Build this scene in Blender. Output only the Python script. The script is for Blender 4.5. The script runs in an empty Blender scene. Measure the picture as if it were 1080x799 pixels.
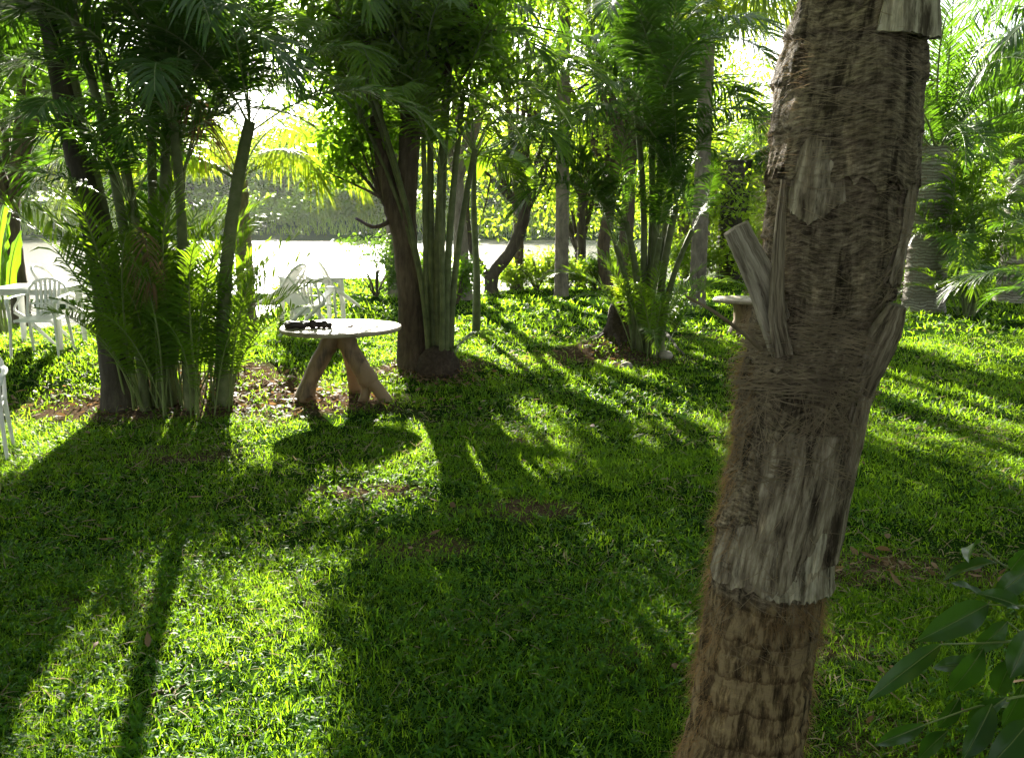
import bpy, math, random
import numpy as np
from mathutils import Vector, Matrix
PI = math.pi
R_ = math.radians
rng = np.random.default_rng(7)
random.seed(7)
scene = bpy.context.scene
COL = scene.collection

# ------------------------------------------------------------------ camera
CAM_H, FPX, HOR = 1.85, 900.0, 226.0
PITCH = math.atan((399.5 - HOR) / FPX)
cd = bpy.data.cameras.new("camera")
cam = bpy.data.objects.new("camera", cd)
COL.objects.link(cam)
cd.sensor_width = 36.0
cd.lens = 36.0 * FPX / 1080.0
cd.clip_start = 0.05
cd.clip_end = 2000.0
cam.location = (0, 0, CAM_H)
cam.rotation_euler = (PI / 2 - PITCH, 0, 0)
scene.camera = cam

# ------------------------------------------------------------------ sky, sun, exposure
SUN_AZ, SUN_EL = math.atan((345 - 540) / FPX), R_(22.0)
wd = bpy.data.worlds.new("World")
scene.world = wd
wd.use_nodes = True
wn = wd.node_tree
sky = wn.nodes.new("ShaderNodeTexSky")
sky.sky_type = "NISHITA"
sky.sun_disc = False
sky.sun_elevation = SUN_EL
sky.sun_rotation = SUN_AZ
sky.air_density = 1.0
sky.dust_density = 0.8
sky.ozone_density = 1.0
hs = wn.nodes.new("ShaderNodeHueSaturation")
hs.inputs["Saturation"].default_value = 0.35            # thin white cloud over the blue
wn.links.new(sky.outputs[0], hs.inputs["Color"])
wn.links.new(hs.outputs[0], wn.nodes["Background"].inputs[0])
wn.nodes["Background"].inputs[1].default_value = 0.05
sl = bpy.data.lights.new("sun", "SUN")
sl.energy = 5.0
sl.angle = R_(0.55)
sl.color = (1.0, 0.93, 0.80)
sun = bpy.data.objects.new("sun", sl)
COL.objects.link(sun)
SUN_DIR = Vector((math.sin(SUN_AZ) * math.cos(SUN_EL), math.cos(SUN_AZ) * math.cos(SUN_EL), math.sin(SUN_EL)))
sun.rotation_euler = SUN_DIR.to_track_quat("Z", "Y").to_euler()
sun.location = SUN_DIR * 60
scene.view_settings.view_transform = "Standard"
scene.view_settings.look = "None"
scene.view_settings.gamma = 1.0
scene.view_settings.use_curve_mapping = False
scene.view_settings.exposure = 3.05
scene.render.engine = "CYCLES"
scene.cycles.max_bounces = 8
scene.cycles.diffuse_bounces = 5
scene.cycles.glossy_bounces = 2
scene.cycles.transmission_bounces = 4
scene.cycles.transparent_max_bounces = 4
scene.cycles.sample_clamp_indirect = 6.0

# ------------------------------------------------------------------ helpers
def ray(px, py):
    x, y = (px - 540) / FPX, -(py - 399.5) / FPX
    c, s = math.cos(PITCH), math.sin(PITCH)
    return Vector((x, c + y * s, -s + y * c))

def at(px, py, Y):
    """World point seen at pixel (px, py) at forward distance Y (used once to survey the photograph)."""
    r = ray(px, py)
    return Vector((0, 0, CAM_H)) + r * (Y / r.y)

def ss(a, b, x):
    t = np.clip((np.asarray(x, float) - a) / (b - a), 0, 1)
    return t * t * (3 - 2 * t)

_lat = {}
def vnoise(x, y, seed=0, per=256):
    g = _lat.get(seed)
    if g is None:
        g = _lat[seed] = np.random.default_rng(1000 + seed).random((per, per))
    x, y = np.asarray(x, float), np.asarray(y, float)
    xi, yi = np.floor(x).astype(int), np.floor(y).astype(int)
    fx, fy = x - xi, y - yi
    fx, fy = fx * fx * (3 - 2 * fx), fy * fy * (3 - 2 * fy)
    a, b = g[xi % per, yi % per], g[(xi + 1) % per, yi % per]
    c, d = g[xi % per, (yi + 1) % per], g[(xi + 1) % per, (yi + 1) % per]
    return (a * (1 - fx) + b * fx) * (1 - fy) + (c * (1 - fx) + d * fx) * fy

def fbm(x, y, seed=0, octv=4):
    s, a, t = 0, .5, 0
    for k in range(octv):
        s = s + a * vnoise(x * 2 ** k, y * 2 ** k, seed + k)
        t += a
        a *= .5
    return s / t

WATER_Z = -0.45
def shore(x, y):
    a = x / np.maximum(y, 1)
    s = 12.6 + 8.6 * ss(-.30, -.20, a) + 4 * ss(-.05, .30, a) + 70 * ss(.30, .5, a)
    return s + 0.5 * np.sin(x * 1.3) + .3 * np.sin(x * 3.1 + 1)

def hgt(x, y):
    x, y = np.asarray(x, float), np.asarray(y, float)
    z = .28 * ss(7.6, 9.6, y) * ss(-1.6, -3.6, x)
    z = z + .07 * (fbm(x * .35 + 40, y * .35 + 40, 3, 3) - .5)
    z = z + .035 * (fbm(x * 1.7 + 40, y * 1.7 + 40, 5, 2) - .5)
    z = z + .22 * np.exp(-(((x - 1.3) / .55) ** 2 + ((y - 11.4) / .5) ** 2))       # root mound of the middle palm clump
    z = z + .10 * np.exp(-(((x + 3.2) / 1.1) ** 2 + ((y - 8.6) / .8) ** 2))
    z = z + .12 * np.exp(-(((x + 1.0) / .7) ** 2 + ((y - 10.3) / .7) ** 2))
    s = shore(x, y)
    drop = ss(-.2, 1.6, y - s) * (1 - ss(72, 84, y + 0 * x))
    z = z * (1 - drop) - 1.1 * drop
    bank = np.exp(-(((x + 12) / 6.) ** 2 + ((y - 21.5) / 1.2) ** 2)) + np.exp(-(((x + 6.4) / 2.6) ** 2 + ((y - 23) / 1.1) ** 2))
    z = z + .85 * np.minimum(bank, 1) * drop                                               # low mud bars in the lake
    z = z + 2.6 * ss(82, 120, y) + .8 * ss(80, 86, y) * (1 - ss(.3, .5, x / np.maximum(y, 1)))
    return z

def gp(px, py, z=None):
    """Ground point seen at pixel."""
    r = ray(px, py)
    zz = 0.0
    for _ in range(8):
        t = (CAM_H - zz) / -r.z
        zz = float(hgt(r.x * t, r.y * t))
    return Vector((r.x * t, r.y * t, zz))

def gxy(x, y):
    return Vector((x, y, float(hgt(x, y))))

class MB:
    """Collects vertices and faces, then links them as one mesh object."""
    def __init__(s):
        s.v, s.f, s.m, s.n = [], [], [], 0
    def add(s, V, F, mat=0):
        V = np.asarray(V, np.float32).reshape(-1, 3)
        F = np.asarray(F, np.int64)
        s.v.append(V); s.f.append(F + s.n); s.m.append(np.full(len(F), mat, np.int32)); s.n += len(V)
    def mesh(s, name, mats, smooth=False, sharp=None):
        me = bpy.data.meshes.new(name)
        V = np.concatenate(s.v)
        tot = sum(f.size for f in s.f)
        nf = sum(len(f) for f in s.f)
        me.vertices.add(len(V)); me.vertices.foreach_set("co", V.ravel())
        me.loops.add(tot); me.loops.foreach_set("vertex_index", np.concatenate([f.ravel() for f in s.f]).astype(np.int32))
        me.polygons.add(nf)
        cnt = np.concatenate([np.full(len(f), f.shape[1], np.int32) for f in s.f])
        st = np.concatenate([[0], np.cumsum(cnt)[:-1]]).astype(np.int32)
        me.polygons.foreach_set("loop_start", st)
        me.polygons.foreach_set("material_index", np.concatenate(s.m))
        if smooth: me.polygons.foreach_set("use_smooth", np.ones(nf, bool))
        me.update(calc_edges=True)
        me.validate()
        for m in (mats if isinstance(mats, (list, tuple)) else [mats]): me.materials.append(m)
        return me
    def build(s, name, mats, parent=None, smooth=False, loc=None):
        return link(name, s.mesh(name, mats, smooth), parent, loc)

def link(name, me, parent=None, loc=None, rot=None, scale=None):
    o = bpy.data.objects.new(name, me)
    COL.objects.link(o)
    if parent is not None: o.parent = parent
    if loc is not None: o.location = loc
    if rot is not None: o.rotation_euler = rot
    if scale is not None: o.scale = (scale,) * 3 if isinstance(scale, (int, float)) else scale
    return o

def thing(name, label, cat, loc=(0, 0, 0), rz=0.0, group=None):
    o = bpy.data.objects.new(name, None)
    COL.objects.link(o)
    o.empty_display_size = .2
    o.location = loc
    o.rotation_euler = (0, 0, rz)
    return tag(o, label, cat, group)

def tag(o, label=None, cat=None, group=None, kind=None):
    if label: o["label"] = label
    if cat: o["category"] = cat
    if group: o["group"] = group
    if kind: o["kind"] = kind
    return o

def copy_tree(o, parent=None):
    c = o.copy(); COL.objects.link(c)
    if parent is not None: c.parent = parent
    for ch in list(o.children): copy_tree(ch, c)
    return c

def frames(P):
    P = np.asarray(P, float)
    T = np.gradient(P, axis=0)
    T /= np.linalg.norm(T, axis=1)[:, None] + 1e-9
    ref = np.array([0, 0, 1.0]) if abs(T[0][2]) < .9 else np.array([1.0, 0, 0])
    A = np.empty_like(P)
    a = np.cross(T[0], ref); a /= np.linalg.norm(a)
    for i in range(len(P)):
        a = a - T[i] * np.dot(a, T[i]); a /= np.linalg.norm(a) + 1e-9
        A[i] = a
    return T, A, np.cross(T, A)

def grid_faces(nr, nc, wrap=True):
    i, j = np.meshgrid(np.arange(nr - 1), np.arange(nc if wrap else nc - 1), indexing="ij")
    j2 = (j + 1) % nc
    return np.stack([i * nc + j, i * nc + j2, (i + 1) * nc + j2, (i + 1) * nc + j], -1).reshape(-1, 4)

def tube(mb, P, Rd, n=8, mat=0, cap=True, wob=0.0, seed=0, flat=1.0):
    P = np.asarray(P, float)
    Rd = np.broadcast_to(np.asarray(Rd, float), (len(P),))
    T, A, B = frames(P)
    th = np.linspace(0, 2 * PI, n, endpoint=False)
    rr = Rd[:, None] * np.ones(n)[None]
    if wob:
        i, j = np.meshgrid(np.arange(len(P)), np.arange(n), indexing="ij")
        jj = np.minimum(j, n - j)
        rr = rr * (1 + wob * 2 * (fbm(i * .45 + seed * 7.3, jj * .9 + seed * 3.1, 11, 3) - .5))
    V = P[:, None] + A[:, None] * (rr * np.cos(th))[..., None] + B[:, None] * (rr * np.sin(th) * flat)[..., None]
    mb.add(V.reshape(-1, 3), grid_faces(len(P), n), mat)
    if cap:
        for k, rev in ((0, True), (len(P) - 1, False)):
            c = P[k]
            ring = V[k]
            VV = np.vstack([ring, c[None]])
            idx = np.arange(n)
            F = np.stack([idx, (idx + 1) % n, np.full(n, n)], 1)
            mb.add(VV, F[:, ::-1] if rev else F, mat)

def spline(pts, n):
    """Catmull-Rom through pts."""
    p = np.asarray(pts, float)
    p = np.vstack([2 * p[0] - p[1], p, 2 * p[-1] - p[-2]])
    t = np.linspace(0, len(pts) - 1 - 1e-6, n)
    i = t.astype(int); f = (t - i)[:, None]
    a, b, c, d = p[i], p[i + 1], p[i + 2], p[i + 3]
    return .5 * (2 * b + (c - a) * f + (2 * a - 5 * b + 4 * c - d) * f ** 2 + (3 * b - a - 3 * c + d) * f ** 3)

def box(mb, c, s, mat=0, bev=0.0, M=None):
    bm_v = []
    x, y, z = [k / 2 for k in s]
    if bev <= 0:
        V = np.array([[sx * x, sy * y, sz * z] for sx in (-1, 1) for sy in (-1, 1) for sz in (-1, 1)])
        F = [[0, 1, 3, 2], [4, 6, 7, 5], [0, 4, 5, 1], [2, 3, 7, 6], [0, 2, 6, 4], [1, 5, 7, 3]]
    else:
        import bmesh
        bm = bmesh.new()
        bmesh.ops.create_cube(bm, size=1)
        for v in bm.verts: v.co = Vector((v.co.x * s[0], v.co.y * s[1], v.co.z * s[2]))
        bmesh.ops.bevel(bm, geom=bm.edges[:], offset=bev, segments=2, affect="EDGES", profile=.5)
        bmesh.ops.triangulate(bm, faces=bm.faces[:])
        V = np.array([v.co[:] for v in bm.verts]); bm.verts.index_update()
        F = [[v.index for v in f.verts] for f in bm.faces]
        bm.free()
    if M is not None: V = V @ np.array(M.to_3x3()).T
    mb.add(V + np.asarray(c), F, mat)

# ------------------------------------------------------------------ materials
def newmat(name):
    m = bpy.data.materials.new(name)
    m.use_nodes = True
    nt = m.node_tree
    nt.nodes.clear()
    out = nt.nodes.new("ShaderNodeOutputMaterial")
    return m, nt, out

def N(nt, typ, **kw):
    n = nt.nodes.new(typ)
    for k, v in kw.items():
        if k in n.inputs: n.inputs[k].default_value = v
        else: setattr(n, k, v)
    return n

def ramp(nt, fac, stops):
    r = nt.nodes.new("ShaderNodeValToRGB")
    e = r.color_ramp.elements
    while len(e) < len(stops): e.new(.5)
    for k, (p, c) in enumerate(stops):
        e[k].position = p; e[k].color = (*c, 1)
    nt.links.new(fac, r.inputs[0])
    return r.outputs[0]

def leaf_mat(name, c1, c2, tr, fac=.45, rough=.42, spec=.35, scale=1.5, fine=None):
    """Thin leaf: reflects c1..c2, lets light through as tr (both real leaf colours)."""
    m, nt, out = newmat(name)
    L = nt.links.new
    geo = N(nt, "ShaderNodeNewGeometry")
    oi = N(nt, "ShaderNodeObjectInfo")
    tc = N(nt, "ShaderNodeTexCoord")
    nz = N(nt, "ShaderNodeTexNoise", Scale=scale, Detail=2.0)
    L(geo.outputs["Position"], nz.inputs["Vector"])
    ad = N(nt, "ShaderNodeMath", operation="MULTIPLY_ADD")
    L(geo.outputs["Random Per Island"], ad.inputs[0]); ad.inputs[1].default_value = .55
    L(nz.outputs[0], ad.inputs[2])
    sb = N(nt, "ShaderNodeMath", operation="SUBTRACT"); sb.inputs[1].default_value = .27
    L(ad.outputs[0], sb.inputs[0])
    col = ramp(nt, sb.outputs[0], [(.2, c1), (.8, c2)])
    trc = ramp(nt, sb.outputs[0], [(.2, tuple(.75 * k for k in tr)), (.8, tr)])
    pb = N(nt, "ShaderNodeBsdfPrincipled", Roughness=rough)
    pb.inputs["Specular IOR Level"].default_value = spec
    L(col, pb.inputs["Base Color"])
    tl = N(nt, "ShaderNodeBsdfTranslucent")
    L(trc, tl.inputs[0])
    mx = N(nt, "ShaderNodeMixShader"); mx.inputs[0].default_value = fac
    L(pb.outputs[0], mx.inputs[1]); L(tl.outputs[0], mx.inputs[2])
    L(mx.outputs[0], out.inputs[0])
    return m

def bark_mat(name, stops, sx=14., sz=3., bump=.5, rough=.85, dist=.02, patch=None, coord="Object", detail=6.0):
    m, nt, out = newmat(name)
    L = nt.links.new
    tc = N(nt, "ShaderNodeTexCoord")
    mp = N(nt, "ShaderNodeMapping")
    mp.inputs["Scale"].default_value = (sx, sx, sz)
    L(tc.outputs[coord], mp.inputs[0])
    nz = N(nt, "ShaderNodeTexNoise", Scale=1.0, Detail=detail, Roughness=.65)
    L(mp.outputs[0], nz.inputs["Vector"])
    fac = nz.outputs[0]
    n2 = N(nt, "ShaderNodeTexNoise", Scale=2.2, Detail=3.0)
    L(tc.outputs[coord], n2.inputs["Vector"])
    ad = N(nt, "ShaderNodeMath", operation="MULTIPLY_ADD"); ad.inputs[1].default_value = .6
    L(n2.outputs[0], ad.inputs[0])
    L(fac, ad.inputs[2])
    s2 = N(nt, "ShaderNodeMath", operation="SUBTRACT"); s2.inputs[1].default_value = .3
    L(ad.outputs[0], s2.inputs[0])
    col = ramp(nt, s2.outputs[0], stops)
    if patch:                                    # lichen or stain patches of their own shape
        n3 = N(nt, "ShaderNodeTexNoise", Scale=patch[1], Detail=5.0, Roughness=.6)
        L(tc.outputs[coord], n3.inputs["Vector"])
        k = ramp(nt, n3.outputs[0], [(patch[2], (0, 0, 0)), (patch[2] + .09, (1, 1, 1))])
        mx = N(nt, "ShaderNodeMix", data_type="RGBA")
        L(k, mx.inputs[0]); L(col, mx.inputs[6]); mx.inputs[7].default_value = (*patch[0], 1)
        col = mx.outputs[2]
    pb = N(nt, "ShaderNodeBsdfPrincipled", Roughness=rough)
    pb.inputs["Specular IOR Level"].default_value = .2
    L(col, pb.inputs["Base Color"])
    bp = N(nt, "ShaderNodeBump", Strength=bump, Distance=dist)
    L(fac, bp.inputs["Height"]); L(bp.outputs[0], pb.inputs["Normal"])
    L(pb.outputs[0], out.inputs[0])
    return m

def plain_mat(name, c, rough=.5, spec=.4, var=.12, scale=6., bump=0., trans=None):
    m, nt, out = newmat(name)
    L = nt.links.new
    tc = N(nt, "ShaderNodeTexCoord")
    nz = N(nt, "ShaderNodeTexNoise", Scale=scale, Detail=5.0, Roughness=.6)
    L(tc.outputs["Object"], nz.inputs["Vector"])
    col = ramp(nt, nz.outputs[0], [(.3, tuple(k * (1 - var) for k in c)), (.7, tuple(min(1, k * (1 + var)) for k in c))])
    pb = N(nt, "ShaderNodeBsdfPrincipled", Roughness=rough)
    pb.inputs["Specular IOR Level"].default_value = spec
    L(col, pb.inputs["Base Color"])
    if bump:
        bp = N(nt, "ShaderNodeBump", Strength=bump, Distance=.01)
        L(nz.outputs[0], bp.inputs["Height"]); L(bp.outputs[0], pb.inputs["Normal"])
    if trans:
        tl = N(nt, "ShaderNodeBsdfTranslucent"); tl.inputs[0].default_value = (*trans[:3], 1)
        mx = N(nt, "ShaderNodeMixShader"); mx.inputs[0].default_value = trans[3]
        L(pb.outputs[0], mx.inputs[1]); L(tl.outputs[0], mx.inputs[2]); L(mx.outputs[0], out.inputs[0])
    else:
        L(pb.outputs[0], out.inputs[0])
    return m

M = {}
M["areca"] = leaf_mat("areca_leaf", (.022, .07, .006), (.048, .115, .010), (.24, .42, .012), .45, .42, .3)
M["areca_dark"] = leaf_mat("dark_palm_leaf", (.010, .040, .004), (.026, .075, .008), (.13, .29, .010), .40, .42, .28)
M["coco"] = leaf_mat("coconut_leaf", (.05, .11, .010), (.10, .16, .015), (.42, .57, .02), .55, .4, .3)
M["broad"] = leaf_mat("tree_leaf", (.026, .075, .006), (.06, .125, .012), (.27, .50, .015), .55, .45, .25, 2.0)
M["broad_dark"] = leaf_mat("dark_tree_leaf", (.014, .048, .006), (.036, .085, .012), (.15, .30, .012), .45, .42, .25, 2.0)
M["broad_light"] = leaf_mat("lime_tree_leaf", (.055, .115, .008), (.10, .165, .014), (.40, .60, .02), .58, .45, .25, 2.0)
M["shrub"] = leaf_mat("shrub_leaf", (.012, .042, .007), (.024, .068, .010), (.10, .25, .015), .35, .34, .5, 5.)
M["paddle"] = leaf_mat("paddle_leaf", (.03, .095, .008), (.06, .14, .012), (.22, .44, .012), .5, .4, .35)
M["far"] = leaf_mat("far_tree_leaf", (.035, .095, .012), (.07, .15, .02), (.38, .60, .03), .62, .6, .2, .5)
M["grass"] = leaf_mat("grass_blade", (.008, .052, .003), (.026, .105, .006), (.33, .57, .014), .54, .55, .15, .9)
M["weed"] = leaf_mat("weed_leaf", (.010, .056, .005), (.028, .10, .009), (.26, .50, .015), .45, .58, .12, 1.5)
M["straw"] = leaf_mat("straw", (.13, .10, .05), (.30, .25, .14), (.32, .26, .12), .35, .7, .2)
M["dry"] = leaf_mat("dry_leaf", (.10, .06, .03), (.22, .14, .08), (.25, .14, .05), .3, .7, .2)
M["petiole"] = plain_mat("frond_stalk", (.13, .17, .05), .45, .4, .25, 3.)
M["bark_dark"] = bark_mat("dark_bark", [(.25, (.022, .019, .013)), (.55, (.052, .044, .032)), (.85, (.11, .095, .07))], 14, 4, .8, dist=.03)
M["bark_brown"] = bark_mat("brown_bark", [(.25, (.035, .026, .018)), (.55, (.085, .064, .045)), (.85, (.16, .13, .095))], 22, 5, .8, dist=.02)
M["bark_grey"] = bark_mat("grey_bark", [(.25, (.07, .06, .045)), (.55, (.17, .145, .11)), (.85, (.27, .24, .19))], 16, 5, .6, dist=.02)
M["stem"] = bark_mat("palm_cane", [(.25, (.05, .06, .022)), (.55, (.10, .12, .045)), (.85, (.17, .17, .09))], 9, 9, .25, .55, .01)
M["fibre"] = plain_mat("palm_fibre", (.24, .16, .085), .8, .2, .45, 14., trans=(.52, .31, .13, .45))
M["fibre_grey"] = plain_mat("grey_fibre", (.21, .165, .115), .85, .2, .5, 14., trans=(.3, .2, .1, .25))
M["plastic"] = plain_mat("white_plastic", (.72, .72, .70), .38, .5, .06, 5., trans=(.7, .7, .66, .12))
M["pod"] = plain_mat("dark_wood_carving", (.035, .022, .018), .5, .4, .4, 20., bump=.5)
M["stone"] = plain_mat("pale_rock", (.28, .25, .2), .85, .2, .35, 9., bump=.6)
M["root"] = bark_mat("root_mass", [(.25, (.02, .015, .01)), (.6, (.06, .042, .03)), (.9, (.13, .1, .07))], 30, 30, 1.0, dist=.03)

def ground_mat():
    m, nt, out = newmat("soil_and_thatch")
    L = nt.links.new
    geo = N(nt, "ShaderNodeNewGeometry")
    n1 = N(nt, "ShaderNodeTexNoise", Scale=.9, Detail=6.0, Roughness=.65); L(geo.outputs["Position"], n1.inputs["Vector"])
    n2 = N(nt, "ShaderNodeTexNoise", Scale=38., Detail=5.0, Roughness=.7); L(geo.outputs["Position"], n2.inputs["Vector"])
    green = ramp(nt, n2.outputs[0], [(.3, (.007, .022, .003)), (.7, (.022, .050, .007))])
    soil = ramp(nt, n2.outputs[0], [(.3, (.03, .02, .012)), (.7, (.115, .08, .052))])
    at_ = N(nt, "ShaderNodeAttribute", attribute_name="bare")
    ad = N(nt, "ShaderNodeMath", operation="MULTIPLY_ADD"); ad.inputs[1].default_value = .8
    L(n1.outputs[0], ad.inputs[0]); L(at_.outputs["Fac"], ad.inputs[2])
    k = ramp(nt, ad.outputs[0], [(.46, (0, 0, 0)), (.72, (1, 1, 1))])
    mx = N(nt, "ShaderNodeMix", data_type="RGBA")
    L(k, mx.inputs[0]); L(green, mx.inputs[6]); L(soil, mx.inputs[7])
    pb = N(nt, "ShaderNodeBsdfPrincipled", Roughness=.95)
    pb.inputs["Specular IOR Level"].default_value = 0.0
    L(mx.outputs[2], pb.inputs["Base Color"])
    bp = N(nt, "ShaderNodeBump", Strength=.9, Distance=.03); L(n2.outputs[0], bp.inputs["Height"]); L(bp.outputs[0], pb.inputs["Normal"])
    L(pb.outputs[0], out.inputs[0])
    return m
M["ground"] = ground_mat()

def water_mat():
    m, nt, out = newmat("rippled_water")
    L = nt.links.new
    geo = N(nt, "ShaderNodeNewGeometry")
    mp = N(nt, "ShaderNodeMapping"); mp.inputs["Scale"].default_value = (1.0, 2.2, 1)
    L(geo.outputs["Position"], mp.inputs[0])
    n1 = N(nt, "ShaderNodeTexNoise", Scale=1.6, Detail=4.0, Roughness=.6); L(mp.outputs[0], n1.inputs["Vector"])
    pb = N(nt, "ShaderNodeBsdfPrincipled", Roughness=.22)
    pb.inputs["Base Color"].default_value = (.10, .095, .06, 1)
    pb.inputs["IOR"].default_value = 1.33
    bp = N(nt, "ShaderNodeBump", Strength=1.0, Distance=.12); L(n1.outputs[0], bp.inputs["Height"]); L(bp.outputs[0], pb.inputs["Normal"])
    L(pb.outputs[0], out.inputs[0])
    return m
M["water"] = water_mat()

# ------------------------------------------------------------------ ground and lake
BARE = [(-2.75, 8.55, 1.0, .8, .8), (-2.0, 8.3, .8, .45, .9), (-3.5, 8.0, 1.2, .5, .6), (.1, 5.2, .35, .2, .5), (-.5, 4.6, .3, .18, .5), (.9, 3.1, .22, .14, .5),
        (.55, 3.4, .3, .15, .35), (1.9, 4.3, .5, .22, .55), (2.4, 4.15, .3, .15, .5), (1.5, 2.7, .4, .25, .4), (-1.0, 5.6, .4, .16, .45), (1.25, 11.0, .9, .45, .6), (-1.0, 9.9, .7, .5, .5),
        (-1.9, 3.9, .5, .12, .3), (-2.6, 6.4, .5, .25, .35), (.2, 6.9, .5, .2, .25), (3.6, 13, 1.2, .4, .3), (1.4, 3.5, .3, .12, .4)]
def bare(x, y):
    b = 0 * np.asarray(x, float)
    for cx, cy, sx, sy, a in BARE:
        b = np.maximum(b, a * np.exp(-(((x - cx) / sx) ** 2 + ((y - cy) / sy) ** 2)))
    return b

def build_ground():
    a = np.concatenate([np.linspace(-6, -1.0, 30, endpoint=False), np.linspace(-1.0, 1.0, 170, endpoint=False), np.linspace(1.0, 6, 31)])
    d = np.concatenate([np.linspace(-6, 1.5, 12, endpoint=False), np.linspace(1.5, 30, 330, endpoint=False), np.linspace(30, 130, 90, endpoint=False), np.linspace(130, 420, 14)])
    A, D = np.meshgrid(a, d)
    X = A * (np.minimum(np.abs(D), 70) * .9 + 3.0)
    Z = hgt(X, D)
    mb = MB(); mb.add(np.stack([X, D, Z], -1).reshape(-1, 3), grid_faces(len(d), len(a), False))
    me = mb.mesh("ground", M["ground"], True)
    at_ = me.attributes.new("bare", "FLOAT", "POINT")
    at_.data.foreach_set("value", bare(X, D).ravel().astype(np.float32))
    tag(link("ground", me), kind="structure")
    mb = MB()
    mb.add([[-300, 6, WATER_Z], [100, 6, WATER_Z], [100, 100, WATER_Z], [-300, 100, WATER_Z]], [[0, 1, 2, 3]])
    tag(mb.build("lake_water", M["water"]), kind="structure")
build_ground()

# ------------------------------------------------------------------ grass, weeds, fallen leaves (nobody could count them)
def strips(base, az, length, width, elev, bend, nseg=3, prof=None, roll=None):
    """Vectorised curved tapered blades. Returns V, F."""
    n = len(base)
    t = np.linspace(0, 1, nseg + 1)
    ang = elev[:, None] - bend[:, None] * t[None] ** 1.3
    stp = length[:, None] / nseg
    hx = np.concatenate([np.zeros((n, 1)), np.cumsum(np.cos(ang[:, :-1]) * stp, 1)], 1)
    hz = np.concatenate([np.zeros((n, 1)), np.cumsum(np.sin(ang[:, :-1]) * stp, 1)], 1)
    ca, sa = np.cos(az)[:, None], np.sin(az)[:, None]
    C = np.stack([base[:, 0:1] + ca * hx, base[:, 1:2] + sa * hx, base[:, 2:3] + hz], -1)
    if prof is None: prof = np.interp(t, [0, .35, .75, 1], [.7, 1, .6, .05])
    w = width[:, None] * prof[None] * .5
    rl = np.zeros(n) if roll is None else roll
    wx, wy, wz = -np.sin(az) * np.cos(rl), np.cos(az) * np.cos(rl), np.sin(rl)
    W = np.stack([wx, wy, wz], -1)[:, None, :] * w[..., None]
    V = np.stack([C - W, C + W], 2).reshape(n, -1, 3)
    k = np.arange(nseg)
    f = np.stack([2 * k, 2 * k + 1, 2 * k + 3, 2 * k + 2], 1)
    nv = 2 * (nseg + 1)
    F = (f[None] + (np.arange(n) * nv)[:, None, None]).reshape(-1, 4)
    return V.reshape(-1, 3), F

def scatter(n, d0, d1, amin=-.80, amax=.80, g=None):
    g = g or rng
    d = np.sqrt(g.random(n) * (d1 ** 2 - d0 ** 2) + d0 ** 2)
    a = amin + (amax - amin) * g.random(n)
    return a * (d + np.minimum(d * .5, 1.6)), d

def keep_mask(x, y, strength=1.0):
    k = rng.random(len(x)) > strength * (bare(x, y) * 1.05) + .0
    k &= (y - shore(x, y)) < .5
    dens = fbm(x * 1.3 + 50, y * 1.3 + 50, 21, 3)
    k &= rng.random(len(x)) < np.clip(.25 + 1.9 * (dens - .2), .25, 1)
    hole = fbm(x * 5.5 + 80, y * 5.5 + 80, 23, 3)
    k &= rng.random(len(x)) < np.clip(.30 + 5.5 * (hole - .33), .30, 1)
    return k

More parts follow.
